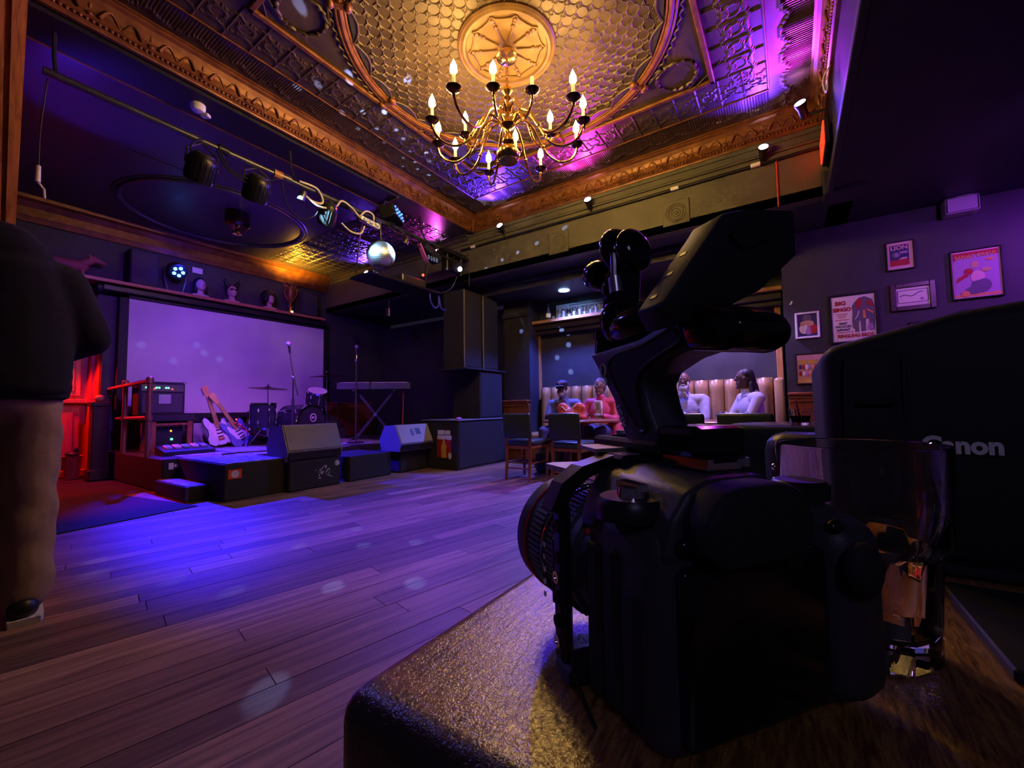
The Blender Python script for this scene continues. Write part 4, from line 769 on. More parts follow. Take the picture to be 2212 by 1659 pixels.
for k in range(4): MB().cyl((3.94+.05*k, YT-.11, 2.92), (3.94+.05*k, YT-.12, 2.86), .014, .014, 10).build('dimmer_plug', P('blue_plug_%d' % k, (.15, .3, .9), .4), o, True, True)
MB().ell((3.87, YT-.08, 2.64), .017, 10, 8).build('red_lamp', M['redled'], o, world=True); MB().tube([(3.98, YT-.04, 2.93), (3.90, YT-.07, 2.78), (3.87, YT-.07, 2.65)], .006, 6).build('lamp_lead', M['cable'], o, True, True)
o = thing('projector_tray', 'dark hanging tray with a projector below the lighting pipe', 'tray', (3.6, YT+.1, 2.40))
MB().box((3.62, YT+.1, 2.46), (1.15, .42, .035), None, .01).build('tray', M['plast'], o, world=True); MB().box((3.75, YT+.1, 2.54), (.42, .30, .11), None, .02, 2).build('projector', M['dsteel'], o, world=True)
for x in (3.045, 4.15): MB().tube([(x, YT+.20, 2.47), (x-.02, YT+.12, 2.8), (x-.04, YT+.02, 3.15)], .008, 6).build('tray_wire', M['dsteel'], o, True, True)
cable('blue cable hanging in a hook under the projector tray', [(4.02, YT-.05, 2.46), (4.03, YT-.06, 2.33), (4.10, YT-.06, 2.25), (4.18, YT-.06, 2.30), (4.19, YT-.05, 2.46), (4.24, YT-.05, 2.28), (4.34, YT-.05, 2.26)], .013, M['bcable'])
cable('black cables draped from the tray to the beam', [(4.2, YT, 2.47), (4.45, YT-.05, 2.6), (4.7, YT, 2.95), (4.9, YT, 3.25)], .010, M['cable'])
random.seed(21)
for k, (x0, x1, dz, lab) in enumerate(((3.30, 3.62, .10, 'black cable drooping just right of the mirror ball'), (3.5, 4.0, .16, 'black cable sagging under the square effect light'), (3.7, 4.3, .09, 'black cable swagged beside the scanner light'), (4.1, 4.6, .14, 'black cable looped below the moving light yoke'), (2.75, 3.15, .12, 'black cable drooping left of the mirror ball'), (4.3, 4.85, .20, 'black cable hanging in a bow near the beam'))):
    cable(lab, [(x0, YT-.03, ZT-.01), (x0+(x1-x0)*.25, YT-.06, ZT-dz*.8), (x0+(x1-x0)*.5, YT-.07, ZT-dz*1.1), (x0+(x1-x0)*.8, YT-.06, ZT-dz*.7), (x1, YT-.03, ZT-.01)], .008, M['cable'])
for k, (x, lab) in enumerate(((3.62, 'small black clamp lamp hanging right of the mirror ball'), (2.25, 'small black clamp lamp between the second and third par cans'))):
    o = thing('clamp_lamp', lab, 'stage light', (x, YT-.02, ZT-.2)); MB().lathe([(.025, .06), (.03, .05), (.04, -.04), (.036, -.045), (0, -.03)], (x, YT-.03, ZT-.13), (.2, -.3, .93), 14).build('shade', M['dsteel'], o, True, True); MB().tube([(x, YT-.02, ZT-.08), (x, YT, ZT)], .010, 6).build('clip', M['dsteel'], o, True, True)
cable('grey wire hanging straight beside the beam', [(4.88, YT-.03, 3.1), (4.88, YT-.03, 2.9), (4.885, YT-.03, 2.75)], .007, M['dsteel'])
o = thing('flush_ceiling_lamp', 'brass ceiling lamp in the middle of the stage ceiling', 'lamp', (2.55, 6.15, 3.2))
MB().lathe([(.13, .36), (.15, .33), (.15, .20), (.12, .17), (.0, .17)], (2.55, 6.15, 3.2)).build('drum_shade', M['dbrass'], o, True, True); MB().lathe([(.02, .17), (.03, .13), (.06, .10), (.06, .07), (.0, .05)], (2.55, 6.15, 3.2)).build('finial', M['brass'], o, True, True)
o = thing('smoke_detector', 'white detector on the dark board under the header', 'detector', (1.40, 4.17, 3.47)); MB().lathe([(.055, .066), (.055, .03), (.04, .01), (0, .005)], (1.40, 4.17, 3.47)).build('base', M['white'], o, True, True); MB().box((1.45, 4.15, 3.46), (.05, .07, .03), Matrix.Rotation(.6, 3, 'Z'), .01, 2).build('camera_eye', M['white'], o, world=True)
o = thing('small_spot', 'small ceiling spotlight over the keyboard', 'stage light', (5.0, 6.0, 2.55)); MB().cyl((5.0, 6.0, 2.862), (5.0, 6.0, 2.70), .02, .02, 10).build('stem', M['plast'], o, True, True); MB().lathe([(.03, .16), (.05, .14), (.055, .0), (.04, .0), (0, .02)], (5.0, 6.0, 2.56)).build('head', M['chrome'], o, True, True)
# uplights on the beam
UL = [((4.80, 3.38, 3.50), 'bllens', 'violet uplight nearest the corner of the proscenium on the beam'), ((4.80, 2.02, 3.48), 'maglens', 'pink uplight on the beam right of the chandelier'), ((4.80, .12, 3.46), 'bllens', 'white-violet uplight on the beam left of the red sign'),
      ((4.40, -.18, 3.54), 'maglens', 'pink uplight on the right-hand cornice above the red sign'), ((4.80, 4.62, 3.40), 'maglens', 'pink uplight on the beam just inside the stage'), ((4.80, 6.40, 3.40), 'bllens', 'violet uplight on the beam deep in the stage')]
for p, m, lab in UL:
    p = Vector(p); inw = Vector((-.88, -.10, .46)) if p.y > -.1 else Vector((-.80, .25, .55)); inw.normalize()
    o = thing('uplight', lab, 'spotlight', p-Vector((0, 0, .15)), group='uplights on the beam')
    MB().lathe([(.028, -.15), (.034, -.13), (.036, -.06), (.052, -.005), (.052, .0), (.044, 0), (.040, -.012), (0, -.012)], p, inw, 18).build('can', M['plast'], o, True, True)
    MB().lathe([(.046, -.008), (.040, .003), (0, .010)], p-inw*.004, inw, 18).build('lens', M[m], o, True, True)
    e = (4.92, p.y, p.z-.14) if p.y > -.1 else (p.x+.08, YR+.02, p.z-.10); MB().tube([p-inw*.12, e], .012, 6).build('arm', M['plast'], o, True, True)
o = thing('exit_sign', 'red glowing sign seen edge-on at the end of the low beam', 'sign', (4.66, -.34, 3.17)); MB().bb((4.44, -.385, 3.13), (4.90, -.345, 3.37), .008).build('housing', M['plast'], o, world=True); MB().bb((4.46, -.346, 3.15), (4.88, -.335, 3.35), .004).build('lit_face', M['exitr'], o, world=True)
cable('pale wire looped at the end of the low beam', [(3.9, -.36, 3.45), (4.0, -.32, 3.42), (4.02, -.33, 3.33), (3.96, -.34, 3.30), (3.93, -.34, 3.36), (4.1, -.35, 3.44)], .006, M['wcable'])
for k, (y, lab) in enumerate(((1.0, 'square wall speaker grille on the beam above the monitor arm'), (2.50, 'square wall speaker grille on the beam beside the mirror ball reflections'))):
    o = thing('grille_speaker', lab, 'speaker', (XB, y, 2.95), group='beam speakers'); MB().bb((XB-.014, y-.145, 2.93), (XB, y+.145, 3.21), .004).build('plate', M['beam'], o, world=True)
    for r in (.105, .08, .05, .02): MB().tube([(XB-.016, y+r*math.cos(2*PI*i/28), 3.07+r*math.sin(2*PI*i/28)) for i in range(28)], .006, 6, True).build('ring', M['beam'], o, True, True)
o = thing('emergency_light', 'boxy emergency light on the picture wall near the ceiling', 'lamp', (5.83, -1.46, 2.70)); MB().bb((5.70, -1.58, 2.70), (5.85, -1.34, 2.86), .015, 2).build('housing', P('pale_box', (.55, .5, .6), .4), o, world=True)
MB().add([(5.698, -1.57, 2.71), (5.698, -1.35, 2.71), (5.698, -1.35, 2.85), (5.698, -1.57, 2.85), (5.725, -1.46, 2.78)], [(0, 1, 4), (1, 2, 4), (2, 3, 4), (3, 0, 4)]).build('reflector', M['chrome'], o, world=True); MB().bb((5.72, -1.54, 2.862), (5.80, -1.42, 2.868)).build('lamp_cap', M['white'], o, world=True)
single('booth_downlight', MB().lathe([(.085, .012), (.085, 0), (.07, -.004), (.0, -.004)], (5.86, 2.90, 2.702)), M['downl'], 'round blue ceiling downlight over the booths', 'downlight', smooth=True)

# ------------------------------------------------------------------ chandelier
ch = thing('chandelier', 'two-tier brass candle chandelier with lit flame bulbs', 'chandelier', (CX, CY, 2.80))
MB().lathe([(.0, 0), (.02, -.005), (.06, -.03), (.085, -.06), (.085, -.075), (.05, -.09), (.0, -.095)], (CX, CY, ZC-.012)).build('ceiling_rose', M['brass'], ch, True, True)
for i in range(7):
    z = 3.70-.031*i; MB().tube([(CX+.011*math.cos(a)*(i % 2), CY+.011*math.cos(a)*((i+1) % 2), z+.02*math.sin(a)) for a in [2*PI*k/12 for k in range(12)]], .0035, 6, True).build('chain_link', M['brass'], ch, True, True)
MB().lathe([(0, 3.50), (.015, 3.49), (.015, 3.47), (.035, 3.45), (.045, 3.42), (.02, 3.39), (.035, 3.36), (.012, 3.34), (.02, 3.30), (.055, 3.28), (.055, 3.26), (.022, 3.24), (.022, 3.20), (.055, 3.18), (.06, 3.14), (.03, 3.11), (.025, 3.06), (.045, 3.03), (.048, 3.00), (.03, 2.98), (.055, 2.96), (.085, 2.93), (.095, 2.90), (.088, 2.865), (.075, 2.85), (.075, 2.842), (0, 2.84)], (CX, CY, 0), n=32).build('column', M['brass'], ch, True, True)
az0 = 213.7
def arm(k, tier, lit=True):
    a = math.radians(az0-k+180 if False else az0+k); ca, sa = math.cos(a), math.sin(a)
    pr = [(.05, 3.15), (.09, 3.19), (.15, 3.205), (.22, 3.15), (.28, 3.04), (.34, 2.95), (.43, 2.905), (.52, 2.925), (.575, 2.98), (.60, 3.05)] if tier == 0 else [(.04, 3.23), (.08, 3.27), (.13, 3.27), (.18, 3.20), (.22, 3.09), (.27, 3.03), (.32, 3.035), (.365, 3.075), (.385, 3.13)]
    def at(r, z): return (CX+r*ca, CY+r*sa, z)
    fine = []
    for i in range(len(pr)-1):
        p0, p1, p2, p3 = [Vector((*pr[min(max(i+d, 0), len(pr)-1)], 0)) for d in (-1, 0, 1, 2)]
        for q in range(4): t = q/4; v = .5*((2*p1)+(p2-p0)*t+(2*p0-5*p1+4*p2-p3)*t*t+(3*p1-p0-3*p2+p3)*t**3); fine.append(at(v.x, v.y))
    fine.append(at(*pr[-1])); o = MB().tube(fine, .0105, 8); re, ze = pr[-1]
    o.ell(at(.30 if tier == 0 else .2, 3.01 if tier == 0 else 3.15), .016, 8, 6); ao = o.build('arm', M['brass'], ch, True, True)
    c = at(re, ze); MB().lathe([(.010, -.03), (.014, -.01), (.012, .0), (.03, .012), (.05, .03), (.054, .036), (.048, .038), (.018, .022), (.018, .04), (0, .04)], c, n=20).build('drip_pan', M['dbrass'], ao, True, True)
    MB().cyl((c[0], c[1], ze+.03), (c[0], c[1], ze+.135), .0125, .012, 12).build('candle_sleeve', M['candle'], ao, True, True)
    if lit: MB().lathe([(.010, 0), (.027, .026), (.023, .06), (.008, .095), (0, .115)], (c[0], c[1], ze+.132), n=10).build('flame_bulb', M['bulb'], ao, 89, True)
    if lit:
        ld = bpy.data.lights.new('bulb_glow', 'POINT'); ld.energy = 6.8; ld.color = (1, .60, .155); ld.shadow_soft_size = .02; lo = bpy.data.objects.new('bulb_glow', ld); COL.objects.link(lo); lo.location = (c[0], c[1], ze+.275)
for k in (52, 78, 106, 150, 198, 232, 257, 285, 322): arm(k, 0)
for k in (345, 28, 112, 170, 248): arm(k, 1, k != 28)

# ------------------------------------------------------------------ speaker stack beside the stage
o = thing('subwoofer', 'large black bass cabinet on the floor beside the stage', 'speaker', (5.1, 4.3, 0)); MB().bb((4.495, 3.93, 0), (5.735, 4.62, .695), .008).build('cabinet', M['carpetblk'], o, world=True); MB().bb((4.515, 3.922, .03), (5.715, 3.931, .67), .004).build('front_panel', M['carpetblk'], o, world=True)
single('top_board', MB().bb((4.48, 3.915, .695), (5.745, 4.64, .713), .004), M['greygr'], 'grey top board lying on the large bass cabinet', 'board')
o = thing('hot_sauce_print', 'print of a red basket with a yellow bottle on the bass cabinet side', 'picture', (4.49, 4.19, .18))
MB().bb((4.486, 4.05, .17), (4.4945, 4.33, .46), .002).build('red_panel', P('print_red', (.38, .02, .015), .5), o, world=True)
MB().prism([(-.045, 0), (.045, 0), (.045, .12), (.05, .13), (.05, .17), (.03, .20), (.014, .27), (-.014, .27), (-.03, .20), (-.05, .17), (-.05, .13), (-.045, .12)], (4.485, 4.19, .165), (0, -1, 0), (0, 0, 1), (-.004, 0, 0)).build('yellow_bottle', P('print_yellow', (.75, .42, .04), .5), o, world=True)
for y0, y1, z0, z1 in ((4.185, 4.31, .50, .565), (4.07, 4.175, .50, .56), (4.15, 4.32, .43, .49), (4.045, 4.14, .425, .49)): MB().bb((4.484, y0, z0), (4.4945, y1, z1), .002).build('white_card', M['paper'], o, world=True)
MB().ell((4.484, 4.075, .20), (.004, .035, .05), 12, 8).build('pale_spot', M['paper'], o, True, True)
single('pink_cloth', MB().ell((4.62, 4.02, .728), (.06, .03, .018)), P('pink_cloth_mat', (.8, .2, .6), .7), 'small pink cloth on the top board of the bass cabinet', 'cloth', smooth=True)
o = thing('mid_speaker', 'square black speaker cabinet on the bass cabinet', 'speaker', (5.4, 4.25, .713)); MB().bb((5.10, 4.0, .714), (5.70, 4.55, 1.46), .008).build('cabinet', M['carpetblk'], o, world=True); MB().bb((5.12, 3.993, .74), (5.68, 4.001, 1.44), .003).build('front_panel', M['carpetblk'], o, world=True)
single('speaker_plate', MB().bb((4.72, 3.96, 1.462), (5.78, 4.58, 1.482), .003), M['dsteel'], 'flat dark plate between the square speaker and the tall speakers', 'board')
for k, (x0, x1, lab) in enumerate(((4.82, 5.25, 'tall black speaker on the plate, the left one of the pair'), (5.29, 5.70, 'tall black speaker on the plate, the right one of the pair'))):
    o = thing('tall_speaker', lab, 'speaker', ((x0+x1)/2, 4.28, 1.483), group='tall speakers'); MB().bb((x0, 4.08, 1.483), (x1, 4.5, 2.70), .006).build('cabinet', M['carpetblk'], o, world=True); MB().bb((x0+.03, 4.074, 1.52), (x1-.01, 4.081, 2.66), .003).build('grille', M['grille'], o, world=True)
    MB().bb((x0-.004, 4.07, 1.49), (x0+.016, 4.085, 2.69), .002).build('corner_strip', P('worn_edge_%d' % k, (.30, .28, .22), .5, .3), o, world=True)
# ------------------------------------------------------------------ booth alcove
bq = thing('banquette', 'long tan vinyl banquette with upright channels along the alcove', 'bench', (5.9, 1.8, 0))
MB().bb((5.62, .06, .05), (6.34, 3.60, .36), .01).build('base', M['woodh'], bq, world=True); MB().bb((5.58, .06, .36), (6.20, 3.60, .47), .045, 3).build('seat_cushion', M['vinyl'], bq, True, True)
cm = MB()
def chan(u, v):
    a = PI*u; rt = (1-max(0, (v-.86)/.14)**2.2); return (-.075*math.sin(a)**.7*(.35+.65*rt)-.02, (.5-u)*.178, v*.74*(1)-(.03*(1-math.sin(a)) if v > .9 else 0))
cm.grid(chan, 12, 14); cm.box((.04, 0, .37), (.12, .178, .74)); cme = cm.data('channel', M['vinyl'], 60)
for k in range(18): place('channel', cme, bq, (6.21-5.9, .27+.1865*k-1.8, .47))
MB().bb((6.10, .055, .40), (6.34, .17, 1.20), .04, 3).build('end_panel', M['vinyl'], bq, True, True)
for k, (y, lab) in enumerate(((.095, 'golden oak upright trim at the right edge of the alcove'), (3.635, 'golden oak upright trim at the left edge of the alcove'))): single('alcove_trim', MB().bb((6.27, y-.035, 1.0), (6.349, y+.035, 2.32), .006), M['oak'], lab, 'trim')
o = thing('alcove_shelf', 'thick oak shelf running above the booths', 'shelf', (6.2, 1.9, 2.29)); MB().bb((6.06, .032, 2.285), (6.349, 3.86, 2.335), .004).build('board', M['oaky'], o, world=True); MB().bb((6.14, .04, 2.19), (6.349, 3.8, 2.285), .01).bb((6.20, .04, 2.12), (6.349, 3.75, 2.19), .01).build('under_moulding', P('dark_moulding', (.03, .02, .025), .5), o, world=True)
o = thing('shelf_sign', 'lettered rounded sign board leaning on the alcove shelf', 'sign', (6.25, 2.8, 2.335)); MB().box((6.27, 2.77, 2.47), (.02, .98, .26), None, .009, 2).build('board', P('pale_sign', (.35, .34, .42), .5), o, world=True); MB().bb((6.26, 2.24, 2.336), (6.33, 2.30, 2.62), .004).build('wood_block', M['oak'], o, world=True)
SM = Matrix.Translation((6.257, 2.79, 2.47)) @ Matrix(((0, 0, -1, 0), (-1, 0, 0, 0), (0, 1, 0, 0), (0, 0, 0, 1)))
text('sign_lettering', 'LOMEY TECATE', .125, P('sign_ink', (.02, .02, .06), .5), SM, o, .001, .002); MB().bb((6.256, 2.36, 2.555), (6.261, 3.0, 2.566)).bb((6.256, 2.5, 2.58), (6.261, 2.9, 2.588)).build('sign_rule', M['plast'], o, world=True)
o = thing('shelf_bottle', 'slender bottle at the left end of the alcove shelf', 'bottle', (6.14, 3.34, 2.336)); MB().lathe([(.04, 0), (.042, .01), (.042, .13), (.018, .18), (.016, .25), (.02, .255), (.02, .27), (0, .27)], (6.14, 3.34, 2.336)).build('glass_body', P('blue_glass', (.2, .2, .6), .1, 0, trans=.6), o, True, True); MB().lathe([(.043, .04), (.043, .11)], (6.14, 3.34, 2.336)).build('bottle_label', M['paper'], o, True, True)
for k in range(11):
    y = 3.24-.095*k; h = .05+.03*((k*7) % 3)
    single('shot_glass', MB().lathe([(.018, 0), (.026, h), (.024, h), (.016, .008), (0, .008)], (6.13+.02*(k % 2), y, 2.336), n=12), P('pale_glassware_%d' % k, (.5, .6, .9), .15, 0, trans=.3), 'little glass in the row along the lettered sign on the shelf', 'glass', 'glasses in front of the shelf sign', True)
o = thing('shelf_stage_light', 'grey moving light resting on the right part of the alcove shelf', 'stage light', (6.2, .40, 2.336)); c = Vector((6.14, .42, 2.47)); d = Vector((-.9, .25, .12)).normalized()
MB().lathe([(.10, -.12), (.115, -.10), (.12, .04), (.105, .07), (.08, .07), (.075, .03), (0, .03)], c, d, 12).build('head', M['dsteel'], o, True, True); MB().bb((6.08, .33, 2.336), (6.30, .52, 2.39), .01).build('base', M['dsteel'], o, world=True)
MB().tube([c+Vector((.02, -.13, -.06)), c+Vector((.02, -.14, 0)), c+Vector((.02, -.12, .08))], .010, 6).build('red_handle', P('red_trim', (.5, .04, .03), .5), o, True, True)
single('shelf_box', MB().prism([(0, 0), (.24, 0), (.24, .06), (.12, .12), (0, .10)], (6.10, .82, 2.336), (0, -1, 0), (0, 0, 1), (.2, 0, 0)), M['dsteel'], 'low grey sloped case on the shelf left of the moving light', 'case')
# mahogany wainscots with panels
for nm, lab, x, y0, y1 in (('wainscot', 'mahogany panelled wainscot below the framed pictures', 5.85, -2.6, .02), ('wainscot', 'mahogany panelled wainscot at the foot of the pilaster', 5.97, 3.62, 4.14)):
    o = thing(nm, lab, 'panelling', (x, (y0+y1)/2, 0)); MB().bb((x-.05, y0, 0), (x-.001, y1, .95), .004).build('backing', M['woodm'], o, world=True)
    MB().bb((x-.11, y0-.01, .965), (x-.001, y1+.01, 1.0), .008).bb((x-.085, y0, .93), (x-.05, y1, .966), .006).bb((x-.07, y0, .89), (x-.05, y1, .93), .004).build('cap_rail', M['woodh'], o, world=True)
    n = max(1, round((y1-y0)/.5)); 
    for k in range(n):
        a = y0+(y1-y0)*k/n+.06; b = y0+(y1-y0)*(k+1)/n-.06; MB().bb((x-.064, a, .16), (x-.05, b, .83), .006).bb((x-.072, a+.06, .22), (x-.062, b-.06, .77), .008).build('raised_panel', M['woodm'], o, world=True)
# ------------------------------------------------------------------ framed pictures
FRX = Matrix(((0, 0, -1, 0), (-1, 0, 0, 0), (0, 1, 0, 0), (0, 0, 0, 1)))
def picture(label, y0, y1, z0, z1, fmat, fw, mat_, mw=0):
    o = thing('framed_picture', label, 'picture', (5.85, (y0+y1)/2, z0), group='framed pictures on the slate wall')
    for a, b in (((y0, z0), (y0+fw, z1)), ((y1-fw, z0), (y1, z1)), ((y0+fw, z0), (y1-fw, z0+fw)), ((y0+fw, z1-fw), (y1-fw, z1))): MB().bb((5.822, a[0], a[1]), (5.849, b[0], b[1]), .004).build('frame_side', fmat, o, world=True)
    MB().bb((5.838, y0+fw*.5, z0+fw*.5), (5.849, y1-fw*.5, z1-fw*.5)).build('mount', mat_, o, world=True); return o
def pr_box(o, nm, y0, y1, z0, z1, m, x=5.837): return MB().bb((x, y0, z0), (x+.003, y1, z1)).build(nm, m, o, world=True)
def pr_poly(o, nm, pts, c, s, m, x=5.834): return MB().prism([(p[0]*s[0], p[1]*s[1]) for p in pts], (x, c[0], c[1]), (0, -1, 0), (0, 0, 1), (.002, 0, 0)).build(nm, m, o, world=True)
def pr_text(o, nm, s, y, z, size, m, x=5.834, bold=.001, sx=1): return text(nm, s, size, m, Matrix.Translation((x, y, z)) @ FRX, o, .0006, bold, 'CENTER', sx)
BK = M['plast']; ink = dict(red=P('ink_red', (.45, .02, .03), .6), navy=P('ink_navy', (.04, .03, .14), .6), grey=P('ink_grey', (.14, .11, .18), .6), pink=P('ink_pink', (.75, .42, .50), .6), org=P('ink_orange', (.80, .30, .10), .6), lav=P('ink_lavender', (.42, .24, .50), .6), cream=P('ink_cream', (.82, .72, .74), .6), tan=P('ink_tan', (.62, .36, .22), .6), yel=P('ink_yellow', (.75, .50, .08), .6))
o = picture('small white-framed snapshot of people beside the alcove', -.308, -.078, 1.618, 1.920, M['white'], .022, BK)
pr_box(o, 'snapshot', -.285, -.10, 1.64, 1.90, ink['navy'])
for k, (u, v, r, c) in enumerate(((.3, .55, .03, 'tan'), (.5, .62, .035, 'tan'), (.68, .55, .03, 'tan'), (.35, .35, .05, 'cream'), (.55, .3, .05, 'lav'), (.75, .32, .05, 'red'), (.5, .8, .04, 'grey'))): MB().ell((5.836, -.10-.185*u, 1.64+.26*v), (.002, r, r*1.2), 12, 8).build('figure', ink[c], o, True, True)
o = picture('tall elephant circus poster reading BIG BINGO in a dark frame', -.815, -.398, 1.525, 2.072, BK, .022, M['paper'])
pr_box(o, 'poster_sheet', -.785, -.43, 1.56, 2.04, ink['cream'], 5.8365); pr_box(o, 'side_strip', -.797, -.788, 1.55, 2.05, ink['lav'])
pr_text(o, 'poster_lettering', 'BIG', -.50, 1.97, .062, ink['red'], bold=.003); pr_text(o, 'poster_lettering', 'BINGO', -.512, 1.90, .058, ink['red'], bold=.003, sx=.85)
for k, (s, z) in enumerate((('GIANT', 1.745), ('TWO-STORY', 1.71), ('ELEPHANT', 1.675))): pr_text(o, 'poster_lettering', s, -.515, z, .034, ink['navy'], bold=.001, sx=.72)
for k, (a, b, z) in enumerate(((-.46, -.56, 1.85), (-.47, -.55, 1.83), (-.48, -.54, 1.81), (-.45, -.57, 1.785), (-.45, -.60, 1.645))): pr_box(o, 'poster_rule', b, a, z, z+.006, ink['red'], 5.8345)
pr_text(o, 'poster_lettering', 'RINGLING BROS', -.615, 1.605, .052, ink['red'], bold=.002, sx=.80)
el = [(-.14, .86), (-.05, .97), (.06, 1.0), (.14, .95), (.21, .90), (.25, .72), (.25, .42), (.235, .05), (.14, .03), (.13, .36), (.07, .36), (.06, .03), (-.03, .02), (-.04, .34), (-.07, .30), (-.075, .02), (-.16, .02), (-.15, .10), (-.19, .13), (-.205, .32), (-.185, .60), (-.20, .74)]
pr_poly(o, 'elephant', el, (-.68, 1.635), (.42, .39), ink['grey'], 5.8335); pr_poly(o, 'headcloth', [(-.12, .70), (-.10, .90), (0, .97), (.02, .80), (-.06, .66)], (-.68, 1.635), (.42, .39), ink['red'], 5.832); pr_poly(o, 'saddlecloth', [(.10, .88), (.20, .84), (.235, .70), (.12, .74)], (-.68, 1.635), (.42, .39), ink['red'], 5.832)
pr_poly(o, 'tusk', [(-.07, .60), (-.045, .60), (-.09, .44), (-.15, .36), (-.14, .40), (-.10, .47)], (-.68, 1.635), (.42, .39), ink['cream'], 5.8315); pr_poly(o, 'harness', [(.02, .62), (.06, .62), (.08, .40), (.02, .38)], (-.68, 1.635), (.42, .39), ink['org'], 5.8315); pr_poly(o, 'harness', [(.10, .66), (.23, .54), (.22, .50), (.10, .60)], (-.68, 1.635), (.42, .39), ink['org'], 5.8315); pr_poly(o, 'rider', [(.12, .24), (.20, .22), (.22, .06), (.10, .06)], (-.68, 1.635), (.42, .39), ink['lav'], 5.8312)
o = picture('small poster reading LION in a thin dark frame', -1.126, -.903, 2.253, 2.558, BK, .010, ink['pink'])
pr_box(o, 'poster_sheet', -1.085, -.935, 2.30, 2.52, ink['navy'], 5.8365); pr_text(o, 'poster_lettering', 'LION', -1.01, 2.488, .058, ink['pink'], bold=.002); pr_box(o, 'red_ground', -1.085, -.935, 2.30, 2.36, ink['red'], 5.835); MB().ell((5.835, -.985, 2.415), (.002, .036, .032), 16, 10).build('mane', ink['grey'], o, True, True); MB().ell((5.833, -.987, 2.415), (.002, .018, .02), 14, 8).build('lion_face', ink['lav'], o, True, True); pr_box(o, 'caption_block', -1.075, -1.015, 2.425, 2.448, ink['lav'], 5.835); pr_poly(o, 'paw', [(0, 0), (.03, .012), (.06, .010), (.06, -.005), (0, -.012)], (-1.01, 2.372), (1, 1), ink['pink'])
o = picture('certificate in a wide dark mahogany frame', -1.262, -.917, 1.820, 2.104, wood('dark_frame', (.03, .012, .02), (.07, .03, .03), .3, 1), .045, ink['cream'])
MB().tube([(5.835, y, z) for y, z in ((-.985, 1.90), (-1.195, 1.90), (-1.205, 1.91), (-1.205, 2.02), (-1.195, 2.03), (-.985, 2.03), (-.975, 2.02), (-.975, 1.91))], .002, 4, True).build('border_line', ink['navy'], o, world=True); MB().tube([(5.835, -.99-.018*k, 1.965+.014*math.sin(k*.9)+.003*k) for k in range(11)], .003, 5).build('signature', ink['navy'], o, world=True); MB().ell((5.836, -1.16, 1.93), (.002, .014, .014), 12, 8).build('seal', ink['lav'], o, True, True); pr_box(o, 'caption_rule', -1.17, -1.0, 1.878, 1.881, ink['lav'])
o = picture('large red circus poster reading BARNES CIRCUS in a dark frame', -1.728, -1.376, 1.868, 2.357, BK, .012, ink['pink'])
pr_box(o, 'poster_sheet', -1.705, -1.40, 1.895, 2.33, ink['lav'], 5.8368); pr_poly(o, 'red_banner', [(0, .355), (.04, .385), (.12, .405), (.20, .41), (.305, .385), (.305, .435), (0, .435)], (-1.40, 1.895), (1, 1), ink['red'], 5.8352); pr_text(o, 'poster_lettering', 'BARNES', -1.475, 2.285, .046, ink['org'], 5.833, .0015, .80); pr_text(o, 'poster_lettering', 'CIRCUS', -1.625, 2.29, .046, ink['org'], 5.833, .0015, .80)
for k, (y, z, a, b, c) in enumerate(((-1.545, 2.20, .028, .034, 'tan'), (-1.50, 2.14, .032, .03, 'red'), (-1.56, 2.08, .05, .06, 'pink'), (-1.58, 1.99, .07, .07, 'grey'), (-1.53, 1.95, .06, .04, 'grey'), (-1.62, 2.14, .035, .02, 'tan'), (-1.65, 2.24, .03, .012, 'org'), (-1.47, 1.92, .03, .03, 'org'))): MB().ell((5.8345-.0004*k, y, z), (.002, a, b), 14, 10).build('circus_figure', ink[c], o, True, True)
pr_poly(o, 'red_drape', [(0, 0), (.09, .06), (.10, .11), (.02, .05)], (-1.405, 2.03), (1, 1), ink['red'], 5.833); pr_box(o, 'ground', -1.705, -1.40, 1.895, 1.915, ink['org'], 5.8345)
o = picture('wide group photograph of many people in a thin black frame', -.500, -.059, 1.094, 1.448, BK, .012, ink['tan'])
pr_box(o, 'sky_band', -.485, -.075, 1.37, 1.43, ink['pink']); pr_box(o, 'ground_band', -.485, -.075, 1.11, 1.145, ink['yel']); random.seed(11)
for k in range(26): MB().ell((5.8355-.0001*k, -.09-.39*((k % 13)+.5)/13, 1.29 if k < 13 else 1.215), (.002, .014, .028), 10, 6).build('figure', ink[('navy', 'red', 'cream', 'lav', 'org', 'grey')[k % 6]], o, True, True)
for k in range(5): pr_poly(o, 'tent', [(-.04, 0), (.04, 0), (.035, .03), (0, .055), (-.035, .03)], (-.13-.085*k, 1.325), (1, 1), ink['yel'], 5.836)
o = picture('framed print mostly hidden by the bag, under the certificate', -1.31, -1.045, 1.44, 1.693, BK, .014, ink['pink']); pr_box(o, 'print', -1.28, -1.075, 1.47, 1.66, ink['lav'])
o = picture('framed print mostly hidden by the bag, under the red circus poster', -1.70, -1.403, 1.47, 1.766, BK, .014, ink['pink']); pr_box(o, 'print', -1.67, -1.43, 1.50, 1.74, ink['lav'])
single('paper_tag', MB().box((5.846, -.05, 2.05), (.006, .016, .045), Matrix.Rotation(.5, 3, 'X'), .002), M['white'], 'tiny white tag on the wall above the snapshot', 'tag')
